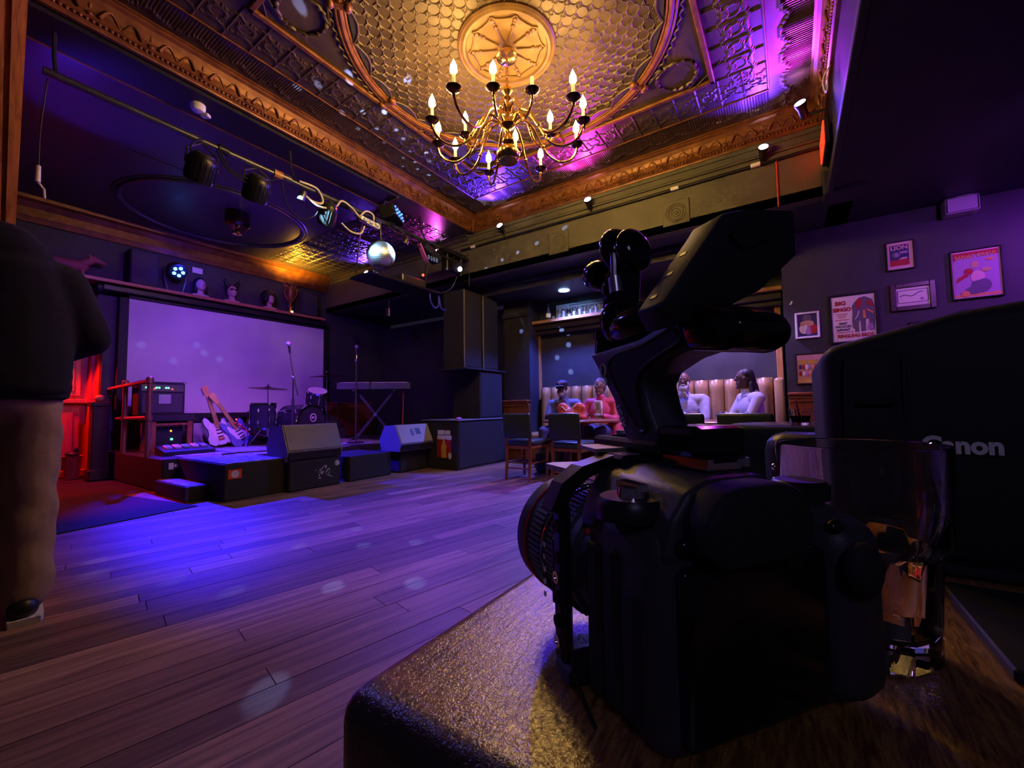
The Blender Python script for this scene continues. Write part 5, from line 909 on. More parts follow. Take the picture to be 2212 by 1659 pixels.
# ------------------------------------------------------------------ tables, chairs
def dchair():
    o = thing('dining_chair', 'x', 'chair', (0, 0, 0))     # faces +x, back posts at x=0
    for s in (-1, 1):
        MB().tube([(-.03, s*.165, 0), (.0, s*.165, .25), (.005, s*.165, .50), (-.02, s*.165, .62)], [.017, .021, .021, .016], 8).build('leg', M['woodm'], o, True)
        MB().cyl((.40, s*.17, 0), (.40, s*.17, .40), .015, .022, 8).build('leg', M['woodm'], o, True)
        MB().cyl((.01, s*.165, .20), (.40, s*.17, .20), .011, .011, 8).build('stretcher', M['woodm'], o, True)
    MB().cyl((.2, -.165, .20), (.2, .165, .20), .011, .011, 8).cyl((.0, -.165, .14), (.0, .165, .14), .010, .010, 8).build('cross_rail', M['woodm'], o, True)
    MB().box((.21, 0, .395), (.42, .38, .05), None, .01).build('seat_rail', M['woodm'], o)
    MB().box((.21, 0, .445), (.44, .40, .075), None, .03, 3).build('seat', M['leather'], o, True)
    MB().box((-.025, 0, .655), (.055, .39, .30), Matrix.Rotation(-.10, 3, 'Y'), .024, 3).build('backrest', M['leather'], o, True)
    n = MB()
    return o
ch0 = dchair()
CH = [((4.27, 2.77, 0), 0, 'green leather dining chair left of the other at the round table'), ((4.20, 2.10, 0), -.05, 'green leather dining chair nearer the camera lens at the round table'),
      ((3.65, .78, 0), .1, 'green leather chair back showing behind the camera handle'), ((3.70, .30, 0), -.1, 'green leather chair back in front of the woman in the grey hoodie'),
      ((1.55, .06, 0), .0, 'large dark leather chair back right behind the camera')]
for k, (p, rz, lab) in enumerate(CH):
    o = ch0 if k == 0 else copy_tree(ch0); o.location = p; o.rotation_euler = (0, 0, rz); o['label'] = lab; o['group'] = 'green leather dining chairs'
ch0_loc = Matrix.Translation(Vector(CH[0][0])); MW[ch0] = ch0_loc
# chair with nail-head trim just beyond the table
o = thing('club_chair', 'dark padded chair with a row of metal nail heads on its edge', 'chair', (1.06, -.175, 0), PI-.15)
MB().box((0, 0, .60), (.09, .46, .42), None, .04, 3).build('backrest', M['leather'], o, True); MB().box((.24, 0, .42), (.46, .46, .10), None, .035, 3).build('seat', M['leather'], o, True)
for i in range(13): MB().ell((.046, -.205, .43+.028*i) if i < 12 else (.046, -.19, .785), .008, 8, 6).build('nail_head', M['chrome'], o, True)
for x, y in ((0, .2), (0, -.2), (.42, .2), (.42, -.2)): MB().cyl((x, y, 0), (x, y, .40), .016, .022, 8).build('leg', M['woodm'], o, True)
def round_table(label, c, r, z, m):
    o = thing('pedestal_table', label, 'table', (c[0], c[1], 0)); MB().lathe([(0, z-.03), (r-.015, z-.03), (r, z-.022), (r, z-.008), (r-.01, z), (0, z)], (c[0], c[1], 0), n=48).build('table_top', m, o, True, True)
    MB().cyl((c[0], c[1], .03), (c[0], c[1], z-.03), .04, .04, 16).build('column', M['plast'], o, True, True); MB().lathe([(.24, 0), (.24, .015), (.06, .05), (0, .05)], (c[0], c[1], 0)).build('foot', M['plast'], o, True, True); return o
round_table('round wooden table with a red gift bag in front of the banquette', (5.15, 2.35), .50, .70, M['woodh'])
round_table('round wooden table in front of the bearded man', (5.05, .75), .46, .70, M['woodh'])
round_table('small dark round table behind the padded chair', (2.35, -.12), .38, .775, P('dark_table', (.03, .02, .025), .25))
def tumbler(label, c, r, h, straw=None):
    o = thing('tumbler', label, 'glass', c); MB().lathe([(r*.85, 0), (r, h), (r*.94, h), (r*.8, .012), (0, .012)], c, n=20).build('glass_wall', M['glass'], o, True, True); MB().lathe([(r*.79, .013), (r*.88, h*.6), (0, h*.6)], c, n=20).build('drink', P('dark_drink', (.10, .06, .07), .1), o, True, True)
    if straw: MB().cyl((c[0], c[1], c[2]+.02), (c[0]-.01, c[1]+.015, c[2]+h*1.6), .005, .005, 8).build('straw', P('red_straw', (.85, .15, .2), .4), o, True, True)
tumbler('short glass with a red straw on the small dark table', (2.25, -.03, .776), .042, .07, True)
tumbler('short glass on the table before the bearded man', (5.05, .42, .701), .04, .09)
tumbler('short glass on the table before the bearded man, nearer the camera handle', (4.85, .95, .701), .04, .09)
o = thing('gift_bag', 'crumpled red and orange bag on the round table', 'bag', (5.1, 2.42, .701))
g = blob([((5.08, 2.44, .78), (.10, .20, .08)), ((5.06, 2.56, .86), (.05, .09, .07)), ((5.06, 2.32, .86), (.05, .09, .07)), ((5.08, 2.44, .735), (.11, .22, .035))], .016, 2); g.build('bag_body', P('red_plastic', (.75, .10, .10), .35, 0, (40, .8, .01), ((.65, .16, .16), 12)), o, True, True)
MB().ell((4.99, 2.44, .755), (.03, .14, .05), 14, 8).build('orange_contents', P('orange_pack', (.80, .16, .03), .45), o, True, True)
MB().tube([(5.0, 2.55, .88), (4.97, 2.46, .82), (5.0, 2.34, .89)], .007, 6).build('bag_tie', M['wcable'], o, True, True)
o = thing('under_table_bag', 'dark bag on the floor under the round table', 'bag', (4.9, 2.7, 0)); MB().box((4.95, 2.72, .14), (.25, .34, .28), None, .06, 3).build('bag_body', M['plast'], o, True, True); MB().tube([(4.95, 2.6, .27), (4.95, 2.66, .36), (4.95, 2.78, .36), (4.95, 2.84, .27)], .012, 6).build('handle', M['plast'], o, True, True)

# ------------------------------------------------------------------ people
def hand_parts(w, d, up, side):
    # palm, four unequal curled fingers and a thumb; w wrist, d direction, side = thumb side
    w = Vector(w); d = Vector(d).normalized(); s = Vector(side).normalized(); n = d.cross(s); P_ = [(w, w+d*.075, .026, .030), (w+d*.05+s*.018, w+d*.085+s*.022, .018, .018), (w+d*.05-s*.018, w+d*.085-s*.022, .018, .018)]
    for k, (o_, l) in enumerate(((.030, .034), (.011, .040), (-.009, .037), (-.028, .028))):
        a = w+d*.088+s*o_; b = a+d*l+Vector((0, 0, -.006)); c = b+(d*.6+Vector((0, 0, -.8))).normalized()*l*.7; P_ += [(a, b, .0105, .0100), (b, c, .0098, .0085)]
    a = w+d*.03+s*.026; b = a+(d*.6+s*.8).normalized()*.035; P_ += [(a, b, .013, .012), (b, b+(d*.95+s*.3).normalized()*.028, .0115, .0095)]
    return P_
def seated(label, base, rz, skin, top, bottom, arms, headyaw=0, headtilt=0, wide=1.0, z0=0):
    o = thing('person', label, 'person', base, rz); hc = Vector((.03, 0, 1.165+z0)); HR = Matrix.Rotation(headyaw, 3, 'Z') @ Matrix.Rotation(headtilt, 3, 'Y')
    def hp(x, y, z): return hc+HR @ Vector((x, y, z))
    sh = .185*wide; body = [((0, 0, .56+z0), (.15, .17*wide, .12)), ((-.03, 0, .80+z0), (.11, .155*wide, .20)), ((0, 0, .96+z0), hp(-.02, 0, -.09), .052, .048), (hp(-.005, 0, .02), (.092, .074, .098), HR), (hp(.02, 0, -.055), (.066, .058, .062), HR), (hp(.094, 0, -.012), hp(.075, 0, .025), .016, .010), (hp(.062, 0, -.105), (.030, .032, .022), HR), (hp(.072, 0, -.062), (.022, .028, .014), HR), (hp(.07, .03, .03), (.022, .022, .010), HR), (hp(.07, -.03, .03), (.022, .022, .010), HR), (hp(-.005, .076, -.005), (.018, .009, .028), HR), (hp(-.005, -.076, -.005), (.018, .009, .028), HR)]
    tp = [((-.03, 0, .62+z0), (.15, .185*wide, .16)), ((-.035, 0, .80+z0), (.135, .18*wide, .20)), ((-.03, -sh, .925+z0), (-.03, sh, .925+z0), .075, .075), ((-.02, 0, .96+z0), (0, 0, 1.015+z0), .078, .066)]
    for s, (e, wv) in zip((1, -1), arms):
        S = Vector((-.03, s*sh*1.12, .915+z0)); e = Vector(e)+Vector((0, 0, z0)); wv = Vector(wv)+Vector((0, 0, z0)); tp += [(S, e, .068, .056), (e, e+(wv-e)*.92, .056, .042)]; body += [(S, e, .045, .04), (e, wv, .038, .028)]+hand_parts(wv, wv-e, (0, 0, 1), (0, -s, .3))
    lg = [((0, 0, .54+z0), (.17, .19*wide, .11))]
    for s in (-1, 1):
        k = Vector((.44, s*.13, .52+z0)); a = Vector((.43, s*.14, .10)); lg += [((.02, s*.10, .53+z0), k, .095, .07), (k, a+Vector((0, 0, .02)), .068, .052)]; body += [((.02, s*.1, .52+z0), k, .07, .055), (k, a, .05, .035)]
        MB().box((.50, s*.14, .045), (.27, .095, .09), None, .035, 3).build('shoe', M['plast'], o, True)
    blob(body, .0085, 3).build('body', skin, o, True); blob(tp, .013, 3).build('top', top, o, True); blob(lg, .015, 3).build('trousers', bottom, o, True)
    for s in (-1, 1): MB().ell(hp(.084, s*.029, .016), (.008, .012, .007), 10, 8, HR).build('eye', M['white'], o, True); MB().ell(hp(.091, s*.029, .016), (.003, .005, .005), 8, 6, HR).build('pupil', M['plast'], o, True)
    MB().ell(hp(.090, 0, -.060), (.007, .022, .005), 10, 6, HR).build('lips', P('lips_'+label[:6], (.10, .03, .03), .5), o, True)
    return o, hp, HR
FW = [((.06, .25, .68), (.27, .14, .735)), ((.06, -.25, .68), (.27, -.14, .735))]
DEN = P('denim', (.05, .05, .14), .8, 0, (200, .4))
# man in a peaked cap
o, hp, HR = seated('person in a dark peaked cap and blue jacket at the left of the banquette', (5.86, 2.95, 0), PI, M['skin2'], P('blue_jacket', (.20, .20, .34), .8, 0, (90, .4), ((.15, .15, .28), 8)), DEN, FW, .05, .12, 1.1)
b = blob([(hp(-.005, 0, .075), (.105, .088, .055), HR), (hp(-.01, 0, .045), (.10, .085, .05), HR)], .010, 2); b.build('cap_crown', P('cap_cloth', (.05, .04, .08), .7), o, True)
MB().ell(hp(.115, 0, .045), (.07, .075, .010), 16, 8, HR).build('cap_peak', bpy.data.materials['cap_cloth'], o, True); MB().ell(hp(.098, 0, .080), (.006, .022, .020), 10, 8, HR).build('cap_badge', P('cap_badge_mat', (.75, .35, .25), .5), o, True)
blob([(hp(.07, 0, -.095), (.035, .045, .04), HR), (hp(.05, .05, -.06), (.03, .02, .05), HR), (hp(.05, -.05, -.06), (.03, .02, .05), HR)], .008, 1).build('beard', M['grey'], o, True)
MB().box((.094, 0, .80), (.05, .20, .30), Matrix.Rotation(.10, 3, 'Y'), .02, 2).build('inner_shirt', P('olive_shirt', (.11, .10, .06), .8), o, True)
for s in (-1, 1): MB().box((.10, s*.085, .93), (.03, .07, .12), Matrix.Rotation(s*.4, 3, 'X'), .01, 2).build('lapel', bpy.data.materials['blue_jacket'], o, True)
MB().box(hp(.098, 0, .016), (.012, .13, .028), HR, .005).build('spectacles', M['plast'], o, True)
# woman in a red coat
o, hp, HR = seated('person in a bright red coat behind the gift bag', (5.84, 2.33, 0), PI, M['skin'], P('red_coat', (.62, .07, .12), .6, 0, (50, .5), ((.50, .05, .12), 9)), DEN, FW, -.1, .05, 1.08)
blob([(hp(-.02, 0, .06), (.085, .078, .07), HR), (hp(-.06, 0, .0), (.05, .075, .09), HR)], .010, 1).build('hair', P('greying_hair', (.08, .07, .08), .7), o, True)
MB().box((.086, 0, .81), (.05, .12, .30), Matrix.Rotation(.10, 3, 'Y'), .02, 2).build('white_shirt', P('print_shirt', (.75, .68, .62), .7, 0, None, ((.25, .25, .3), 14)), o, True)
blob([((.05, .20, .50), (.12, -.0, .30), .05, .05), ((0, -.24, .60), (.10, -.26, .26), .09, .07), ((0, .24, .60), (.10, .26, .30), .09, .06)], .015, 2).build('coat_skirt', bpy.data.materials['red_coat'], o, True)
# bald bearded man
o, hp, HR = seated('bald person with a long grey beard and pale checked shirt', (5.86, 1.17, 0), PI, M['skin'], P('pale_shirt', (.50, .50, .62), .8, 0, (60, .4), ((.40, .40, .56), 22)), DEN, [((.10, .26, .67), (.22, -.02, .72)), ((.10, -.26, .67), (.24, .06, .735))], .12, .02, 1.15, .02)
blob([(hp(.075, 0, -.10), (.04, .05, .055), HR), (hp(.085, 0, -.16), (.03, .04, .05), HR), (hp(.04, .058, -.06), (.035, .018, .06), HR), (hp(.04, -.058, -.06), (.035, .018, .06), HR)], .008, 1).build('beard', M['grey'], o, True)
MB().ell(hp(.098, 0, -.045), (.010, .028, .008), 10, 6, HR).build('moustache', M['grey'], o, True)
for s in (-1, 1): MB().ell(hp(.088, s*.03, .036), (.006, .018, .004), 10, 6, HR).build('eyebrow', M['hair'], o, True); MB().box((.095, s*.035, .985), (.03, .055, .05), Matrix.Rotation(s*.6, 3, 'X'), .008, 2).build('collar', bpy.data.materials['pale_shirt'], o, True)
MB().box((.128, -.08, .84), (.012, .09, .10), Matrix.Rotation(.1, 3, 'Y'), .004).build('chest_pocket', bpy.data.materials['pale_shirt'], o, True)
# woman in grey hoodie, in profile
o, hp, HR = seated('person with long braids in a pale grey hoodie, turned in profile', (5.80, .44, 0), math.radians(118), M['skin2'], P('grey_hoodie', (.46, .42, .50), .85, 0, (80, .4)), DEN, [((.10, .24, .68), (.26, .10, .72)), ((.10, -.24, .68), (.27, -.02, .735))], -.42, .0, 1.05, .02)
blob([(hp(-.03, 0, .05), (.085, .080, .075), HR), (hp(-.07, 0, -.01), (.055, .07, .10), HR), (hp(-.095, 0, -.08), hp(-.16, .02, -.40), .05, .035), (hp(-.07, .06, -.06), hp(-.10, .10, -.32), .03, .018), (hp(-.07, -.06, -.06), hp(-.10, -.10, -.36), .034, .02)], .010, 1).build('braids', M['hair'], o, True)
MB().tube([(.06*math.cos(a)-.03, .09*math.sin(a), 1.0+.03*math.cos(a)*-1) for a in [2*PI*k/20 for k in range(20)]], .035, 8, True).build('hood', bpy.data.materials['grey_hoodie'], o, True)
# standing man at the left, seen from behind
o = thing('person', 'standing person in a black hoodie and tan trousers, seen from behind', 'person', (.255, 2.81, 0), math.radians(84))
body = [((0, 0, .95), (.12, .16, .14)), ((0, 0, 1.25), (.11, .17, .26)), ((.0, 0, 1.50), (.12, .02, 1.56), .058, .055), ((.20, .03, 1.575), (.105, .078, .095)), ((.26, .03, 1.52), (.07, .06, .06)), ((.30, .03, 1.545), (.02, .018, .025)), ((.19, -.05, 1.56), (.02, .01, .03)), ((.19, .11, 1.56), (.02, .01, .03))]
hood = [((-.012, 0, .99+.05*i), (.175-.001*i, .232-.0035*max(0, i-6)**1.5, .09)) for i in range(11)]+[ ((-.01, -.165, 1.475), (-.01, .165, 1.475), .092, .092), ((-.05, 0, 1.56), (.10, .15, .105)), ((-.04, 0, 1.635), (.075, .10, .062)), ((.05, .01, 1.60), (.10, .10, .06))]
tr = [((0, 0, .95), (.15, .19, .13))]
for s, e, wv in ((-1, Vector((.04, -.275, 1.235)), Vector((.26, -.14, 1.15))), (1, Vector((.04, .275, 1.235)), Vector((.26, .14, 1.15)))):
    S = Vector((-.01, s*.175, 1.465)); hood += [(S, e, .098, .085), (e, e+(wv-e)*.95, .082, .060)]; body += [(S, e, .05, .045), (e, wv, .042, .03)]+hand_parts(wv, wv-e, (0, 0, 1), (0, -s, .3))
for s in (-1, 1):
    h, k, a = Vector((0, s*.095, .90)), Vector((.015, s*.10, .50)), Vector((0, s*.105, .105)); tr += [(h, k, .108, .098), (k, a, .098, .090)]; body += [(h, k, .08, .06), (k, a, .055, .04)]
    sm = blob([((-.07, s*.105, .055), (.11, s*.11, .045), .048, .046), ((.11, s*.11, .045), (.19, s*.115, .040), .046, .036)], .010, 2); sm.build('shoe', M['plast'], o, True)
    MB().prism([(-.125, -.045), (-.08, -.055), (.10, -.056), (.20, -.045), (.235, 0), (.20, .045), (.10, .054), (-.08, .05), (-.125, .045)], (0, s*.11, 0), (1, 0, 0), (0, 1, 0), (0, 0, .026)).build('sole', P('white_sole_%d' % (s+1), (.62, .60, .58), .6), o)
blob(body, .011, 3).build('body', M['skin'], o, True)
blob(hood, .013, 14).build('hoodie', P('black_hoodie', (.007, .008, .013), .95, 0, (5, .35, .03), ((.005, .006, .010), 6)), o, True)
tb = blob(tr, .012, 5)
# soft creases in the trouser legs
tb.v = [(x+.010*math.sin(z*34+y*22)*max(0, 1-z)*math.sin(z*7+y*9), y+.007*math.sin(z*31+x*24)*math.sin(z*9), z) for x, y, z in tb.v]
tb.build('trousers', P('tan_trousers', (.36, .25, .17), .85, 0, (5, .35, .03), ((.30, .21, .15), 5)), o, True)
blob([((.18, .03, 1.60), (.11, .086, .075)), ((.13, .03, 1.57), (.07, .08, .08))], .012, 1).build('hair', M['hair'], o, True)
MB().lathe([(.150, -.03), (.162, -.02), (.165, .0), (.160, .02), (.150, .03)], (0, 0, .965), n=32, sx=1.0, sy=1.33).build('hem_band', bpy.data.materials['black_hoodie'], o, True)

# ------------------------------------------------------------------ foreground: table, camera rig, glass, bag
TZ = .748
def table_mat():
    m = bpy.data.materials.new('worn_bar_top'); m.use_nodes = True; N, L = nodes(m); b = N['Principled BSDF']; I = b.inputs; I['Roughness'].default_value = .33; I['IOR'].default_value = 1.62; I['Coat Weight'].default_value = .8; I['Coat Roughness'].default_value = .24
    tc = N.new('ShaderNodeTexCoord'); mp = N.new('ShaderNodeMapping'); mp.inputs['Scale'].default_value = (45, 330, 330); L.new(tc.outputs['Object'], mp.inputs['Vector'])
    g = N.new('ShaderNodeTexNoise'); g.inputs['Scale'].default_value = 1; g.inputs['Detail'].default_value = 6; g.inputs['Distortion'].default_value = 1.2; L.new(mp.outputs[0], g.inputs['Vector'])
    r = N.new('ShaderNodeValToRGB'); e = r.color_ramp.elements; e[0].position = .35; e[0].color = (.12, .045, .010, 1); e[1].position = .65; e[1].color = (.44, .24, .05, 1); L.new(g.outputs['Fac'], r.inputs[0])
    # dark stain left along the worn edges, broken up by noise
    sp = N.new('ShaderNodeSeparateXYZ'); L.new(tc.outputs['Object'], sp.inputs[0])
    def mth(op, a, c=None):
        n = N.new('ShaderNodeMath'); n.operation = op
        for k, v in enumerate((a, c)):
            if v is None: continue
            if isinstance(v, (int, float)): n.inputs[k].default_value = v
            else: L.new(v, n.inputs[k])
        return n.outputs[0]
    dx = mth('SUBTRACT', sp.outputs['X'], .113-.45); dy = mth('SUBTRACT', .173+.25, sp.outputs['Y']); dm = mth('MINIMUM', dx, mth('MULTIPLY', dy, 2.2))
    n2 = N.new('ShaderNodeTexNoise'); n2.inputs['Scale'].default_value = 120; n2.inputs['Detail'].default_value = 5; L.new(tc.outputs['Object'], n2.inputs['Vector'])
    dm = mth('ADD', dm, mth('MULTIPLY', mth('SUBTRACT', n2.outputs['Fac'], .5), .028)); mr = N.new('ShaderNodeMapRange'); mr.inputs['From Min'].default_value = .010; mr.inputs['From Max'].default_value = .034; L.new(dm, mr.inputs['Value'])
    er = N.new('ShaderNodeValToRGB'); e = er.color_ramp.elements; e[0].position = 0; e[0].color = (.018, .008, .004, 1); e[1].position = .55; e[1].color = (.30, .085, .02, 1); L.new(mr.outputs['Result'], er.inputs[0])
    mx = N.new('ShaderNodeMix'); mx.data_type = 'RGBA'; L.new(mr.outputs['Result'], mx.inputs['Factor']); L.new(er.outputs[0], mx.inputs['A']); L.new(r.outputs[0], mx.inputs['B']); L.new(mx.outputs['Result'], I['Base Color'])
    v = N.new('ShaderNodeTexNoise'); v.inputs['Scale'].default_value = 420; v.inputs['Detail'].default_value = 3; v.inputs['Distortion'].default_value = 1.5; L.new(tc.outputs['Object'], v.inputs['Vector'])
    bs = mth('ADD', mth('MULTIPLY', g.outputs['Fac'], .6), v.outputs['Fac']); bp = N.new('ShaderNodeBump'); bp.inputs['Strength'].default_value = .8; bp.inputs['Distance'].default_value = .00045; L.new(bs, bp.inputs['Height']); L.new(bp.outputs['Normal'], I['Normal']); L.new(bp.outputs['Normal'], I['Coat Normal'])
    return m
M['tabletop'] = table_mat()
o = thing('bar_table', 'thick worn wooden table in the foreground with a dark rounded edge', 'table', (.45, -.25, 0))
MB().bb((.113, -.75, TZ-.045), (.74, .173, TZ), .013, 4).build('table_top', M['tabletop'], o, True, True)
MB().cyl((.36, -.30, .03), (.36, -.30, TZ-.04), .045, .045, 16).build('column', M['plast'], o, True, True); MB().lathe([(.2, 0), (.2, .02), (.07, .06), (0, .06)], (.36, -.30, 0)).build('foot', M['plast'], o, True, True)
TOP = TZ+.0002
# whisky glass: round rim, octagonal lower part
gx, gy = .278, -.0265
o = thing('whisky_glass', 'clear faceted tumbler holding amber whisky beside the camera', 'glass', (gx, gy, TOP))
def gl(prof, sq):
    mb = MB(); n = 48
    for r, z in prof:
        r *= .885; k = max(0, min(1, (.056-z)/.008)); 
        for i in range(n):
            a = 2*PI*i/n; oc = 1/max(abs(math.cos(((a+.3) % (PI/4))-PI/8)), .1)*math.cos(PI/8); mb.v.append((gx+r*(1+(oc-1)*k*sq)*math.cos(a), gy+r*(1+(oc-1)*k*sq)*math.sin(a), TOP+z))
    m = len(prof)
    for j in range(m-1): mb.f += [(j*n+i, j*n+(i+1) % n, (j+1)*n+(i+1) % n, (j+1)*n+i) for i in range(n)]
    return mb, n, m
ou = [(.0001, 0), (.0285, 0), (.031, .002), (.0325, .03), (.034, .05), (.0375, .056), (.0388, .075), (.0402, .100), (.0398, .1012), (.0388, .1008), (.0372, .075), (.0352, .058), (.0318, .05), (.0300, .03), (.0288, .016), (.024, .0125), (.0001, .012)]
mb, n, m = gl(ou, 1); mb.build('glass_body', M['glass'], o, 30, True)
mb, n, m = gl([(.0001, .0122), (.0238, .0127), (.0286, .0162), (.0298, .03), (.0316, .050), (.0325, .0525), (.0001, .0525)], 1); mb.build('whisky', M['whisky'], o, 30, True)
# camera bag
o = thing('camera_bag', 'black soft camera bag with white lettering on the table', 'bag', (.53, -.25, TOP)); CBG = P('bag_nylon', (.011, .011, .013), .62, 0, (900, .25, .0004))
def bagf():
    bm = bmesh.new(); bmesh.ops.create_cube(bm, size=1)
    for p in bm.verts: p.co = Vector((.527+p.co.x*.204, -.248+p.co.y*.452, TOP+.083+p.co.z*.165))
    bmesh.ops.bevel(bm, geom=list(bm.edges), offset=.012, segments=4, affect='EDGES', profile=.5); bmesh.ops.subdivide_edges(bm, edges=[e for e in bm.edges if e.calc_length() > .1], cuts=5, use_grid_fill=True)
    for p in bm.verts: t = (-p.co.y)/.45; p.co.z += (.090*min(t, .35)+.002*math.sin(p.co.y*40))*max(0, (p.co.z-TOP)/.165); p.co.x += .003*math.sin(p.co.y*15+p.co.z*30)
    bm.verts.index_update(); mb = MB(); mb.v = [tuple(p.co) for p in bm.verts]; mb.f = [tuple(q.index for q in f.verts) for f in bm.faces]; bm.free(); return mb
bagf().build('shell', CBG, o, 50, True)
MB().tube([(.4255, -.072, TOP+.02), (.4250, -.071, TOP+.12), (.4270, -.072, TOP+.155), (.436, -.076, TOP+.166), (.50, -.082, TOP+.168), (.58, -.086, TOP+.168)], .002, 6).build('piping', M['rubber'], o, True, True)
st = MB()
for k in range(12):
    a = k/11; y = -.044-.02*a; 
stp = [(.4245, -.048, TOP+.03), (.4235, -.048, TOP+.10), (.4245, -.050, TOP+.150), (.430, -.054, TOP+.162), (.442, -.058, TOP+.166), (.50, -.068, TOP+.168), (.58, -.076, TOP+.168)]
st.v = [q for p in stp for q in ((p[0], p[1]+.014, p[2]+.001), (p[0], p[1]-.014, p[2]+.001), (p[0]-.002, p[1]-.014, p[2]+.003), (p[0]-.002, p[1]+.014, p[2]+.003))]
for k in range(len(stp)-1): st.f += [(4*k+i, 4*k+(i+1) % 4, 4*k+4+(i+1) % 4, 4*k+4+i) for i in range(4)]
st.build('strap', M['rubber'], o, 50, True)
MB().bb((.4175, -.066, TOP+.120), (.4205, -.042, TOP+.1245), .001).build('strap_loop', M['cage'], o, world=True)
MB().bb((.415, -.47, TOP), (.60, -.04, TOP+.008), .003).build('base_trim', M['rubber'], o, world=True)
text('bag_lettering', 'Canon', .0165, P('white_print', (.95, .95, 1), .5), Matrix.Translation((.4205, -.098, TOP+.0905)) @ FRX, o, .0004, .0007, 'CENTER', .92)
single('bag_base_sheet', MB().bb((.275, -.30, TOP), (.385, -.075, TOP+.006), .001), M['black'], 'thin black sheet standing in for the dark base and strap of the bag', 'case')  # black sheet, stand-in for the dark bag base and strap

# camera on its cage: local axes a (lens), b (right along the back), z
KS = .88; th = math.radians(54); A_ = Vector((math.cos(th), math.sin(th), 0)); B_ = Vector((math.sin(th), -math.cos(th), 0)); EYE = Vector((0, 0, .87))
OC = EYE+(Vector((.21, .01, .748))-EYE)*KS
rig = thing('camera_rig', 'black mirrorless camera in a metal cage with top handle and tilted monitor', 'camera', (OC.x, OC.y, TOP))
LM = Matrix((A_*KS, B_*KS, Vector((0, 0, KS)))).transposed().to_4x4(); LM.translation = OC
def rb(mb, name, mat, parent=None, smooth=False, label=None):
    mb.v = [tuple(LM @ Vector(p)) for p in mb.v]; return mb.build(name, mat, parent or rig, smooth, True, label)
# body: prism over plan with thickness, rounded
bd = rb(MB().bb((.0, -.058, -.0160), (.058, .060, .074), .012, 4), 'camera_body', M['camb'], None, 50)
rb(MB().bb((-.004, -.050, -.008), (.004, .030, .060), .004, 3), 'rear_screen', M['gloss'], bd, 50)
rb(MB().bb((-.010, .030, -.012), (.030, .064, .070), .014, 4), 'thumb_grip', M['camb'], bd, 50)
rb(MB().bb((.045, .030, .004), (.090, .064, .078), .016, 4), 'front_grip', M['camb'], bd, 50)
hump = [(-.034, .060), (-.034, .066), (-.030, .078), (-.022, .088), (-.010, .0925), (.018, .0925), (.028, .088), (.034, .078), (.040, .066)]
rb(rprism(hump, (.0, -.020, 0), (0, 1, 0), (0, 0, 1), (.066, 0, 0), .006, 3), 'viewfinder_hump', M['camb'], bd, 60)
rb(rprism([(-.026, .066), (-.026, .078), (-.018, .089), (-.006, .0915), (.014, .0915), (.024, .088), (.030, .078), (.029, .066), (.020, .060), (-.018, .060)], (-.014, -.020, 0), (0, 1, 0), (0, 0, 1), (.018, 0, 0), .004, 3), 'eyecup', M['rubber'], bd, 60)
rb(MB().lathe([(.016, 0), (.016, .006), (.014, .009), (0, .009)], (.026, -.050, .0735), n=24), 'mode_dial', M['cage'], bd, True)
rb(MB().cyl((.026, -.050, .082), (.026, -.050, .0865), .007, .006, 14).box((.026, -.050, .087), (.016, .005, .003)), 'dial_lever', M['chrome'], bd, True)
rb(MB().lathe([(.013, 0), (.013, .007), (.011, .009), (0, .009)], (.022, .050, .074), n=24), 'control_dial', M['cage'], bd, True)
for y, z in ((.045, .056), (.052, .048), (-.046, .068), (.038, .066)): rb(MB().ell((-.002, y, z), (.003, .005, .004), 10, 6), 'button', M['gloss'], bd, True)
rb(MB().ell((-.011, .040, .05), (.006, .011, .012), 14, 10), 'joystick', M['rubber'], bd, True)
for x, z0, z1 in ((.012, -.006, .046), (.026, -.008, .060), (.040, -.010, .058)): rb(MB().bb((x, -.0605, z0), (x+.010, -.0565, z1), .002, 2), 'port_cover', M['rubber'], bd)
rb(MB().bb((.010, -.022, .0925), (.034, -.002, .0975), .001).bb((.008, -.024, .0945), (.036, -.021, .0985)).bb((.008, -.003, .0945), (.036, .0, .0985)), 'hot_shoe', M['chrome'], bd)
# lens
LC = (-.0265, .037); ln = rb(MB().lathe([(.030, 0), (.0305, .008), (.033, .011), (.033, .017), (.0345, .019), (.0345, .038), (.0355, .040), (.0355, .058), (.0375, .063), (.0375, .075), (.034, .075), (.032, .069), (.0, .065)], (.058, LC[0], LC[1]), (1, 0, 0), 56), 'lens', M['camb'], None, 35)
rb(MB().lathe([(.0376, .0622), (.0380, .0632), (.0376, .0642)], (.058, LC[0], LC[1]), (1, 0, 0), 56), 'red_ring', P('lens_red', (.6, .02, .02), .4), ln, True)
rb(MB().lathe([(.0348, .0395), (.0362, .0400), (.0362, .0405), (.0348, .041)], (.058, LC[0], LC[1]), (1, 0, 0), 56), 'chrome_ring', M['chrome'], ln, True)
rib_ = MB()
for k in range(72): a = 2*PI*k/72; rib_.box((.058+.0495, LC[0]+.0362*math.cos(a), LC[1]+.0362*math.sin(a)), (.014, .0018, .0016), Matrix.Rotation(a, 3, 'X'))
q = rb(rib_, 'focus_ribs', P('rib_rubber', (.10, .10, .10), .55), ln); q['kind'] = 'stuff'
rib_ = MB()
for k in range(72): a = 2*PI*k/72; rib_.box((.058+.0285, LC[0]+.0348*math.cos(a), LC[1]+.0348*math.sin(a)), (.015, .0018, .0014), Matrix.Rotation(a, 3, 'X'))
q = rb(rib_, 'zoom_ribs', bpy.data.materials['rib_rubber'], ln); q['kind'] = 'stuff'
rb(MB().lathe([(.0322, .0695), (.02, .073), (0, .075)], (.058, LC[0], LC[1]), (1, 0, 0), 40), 'front_element', M['gloss'], ln, True)
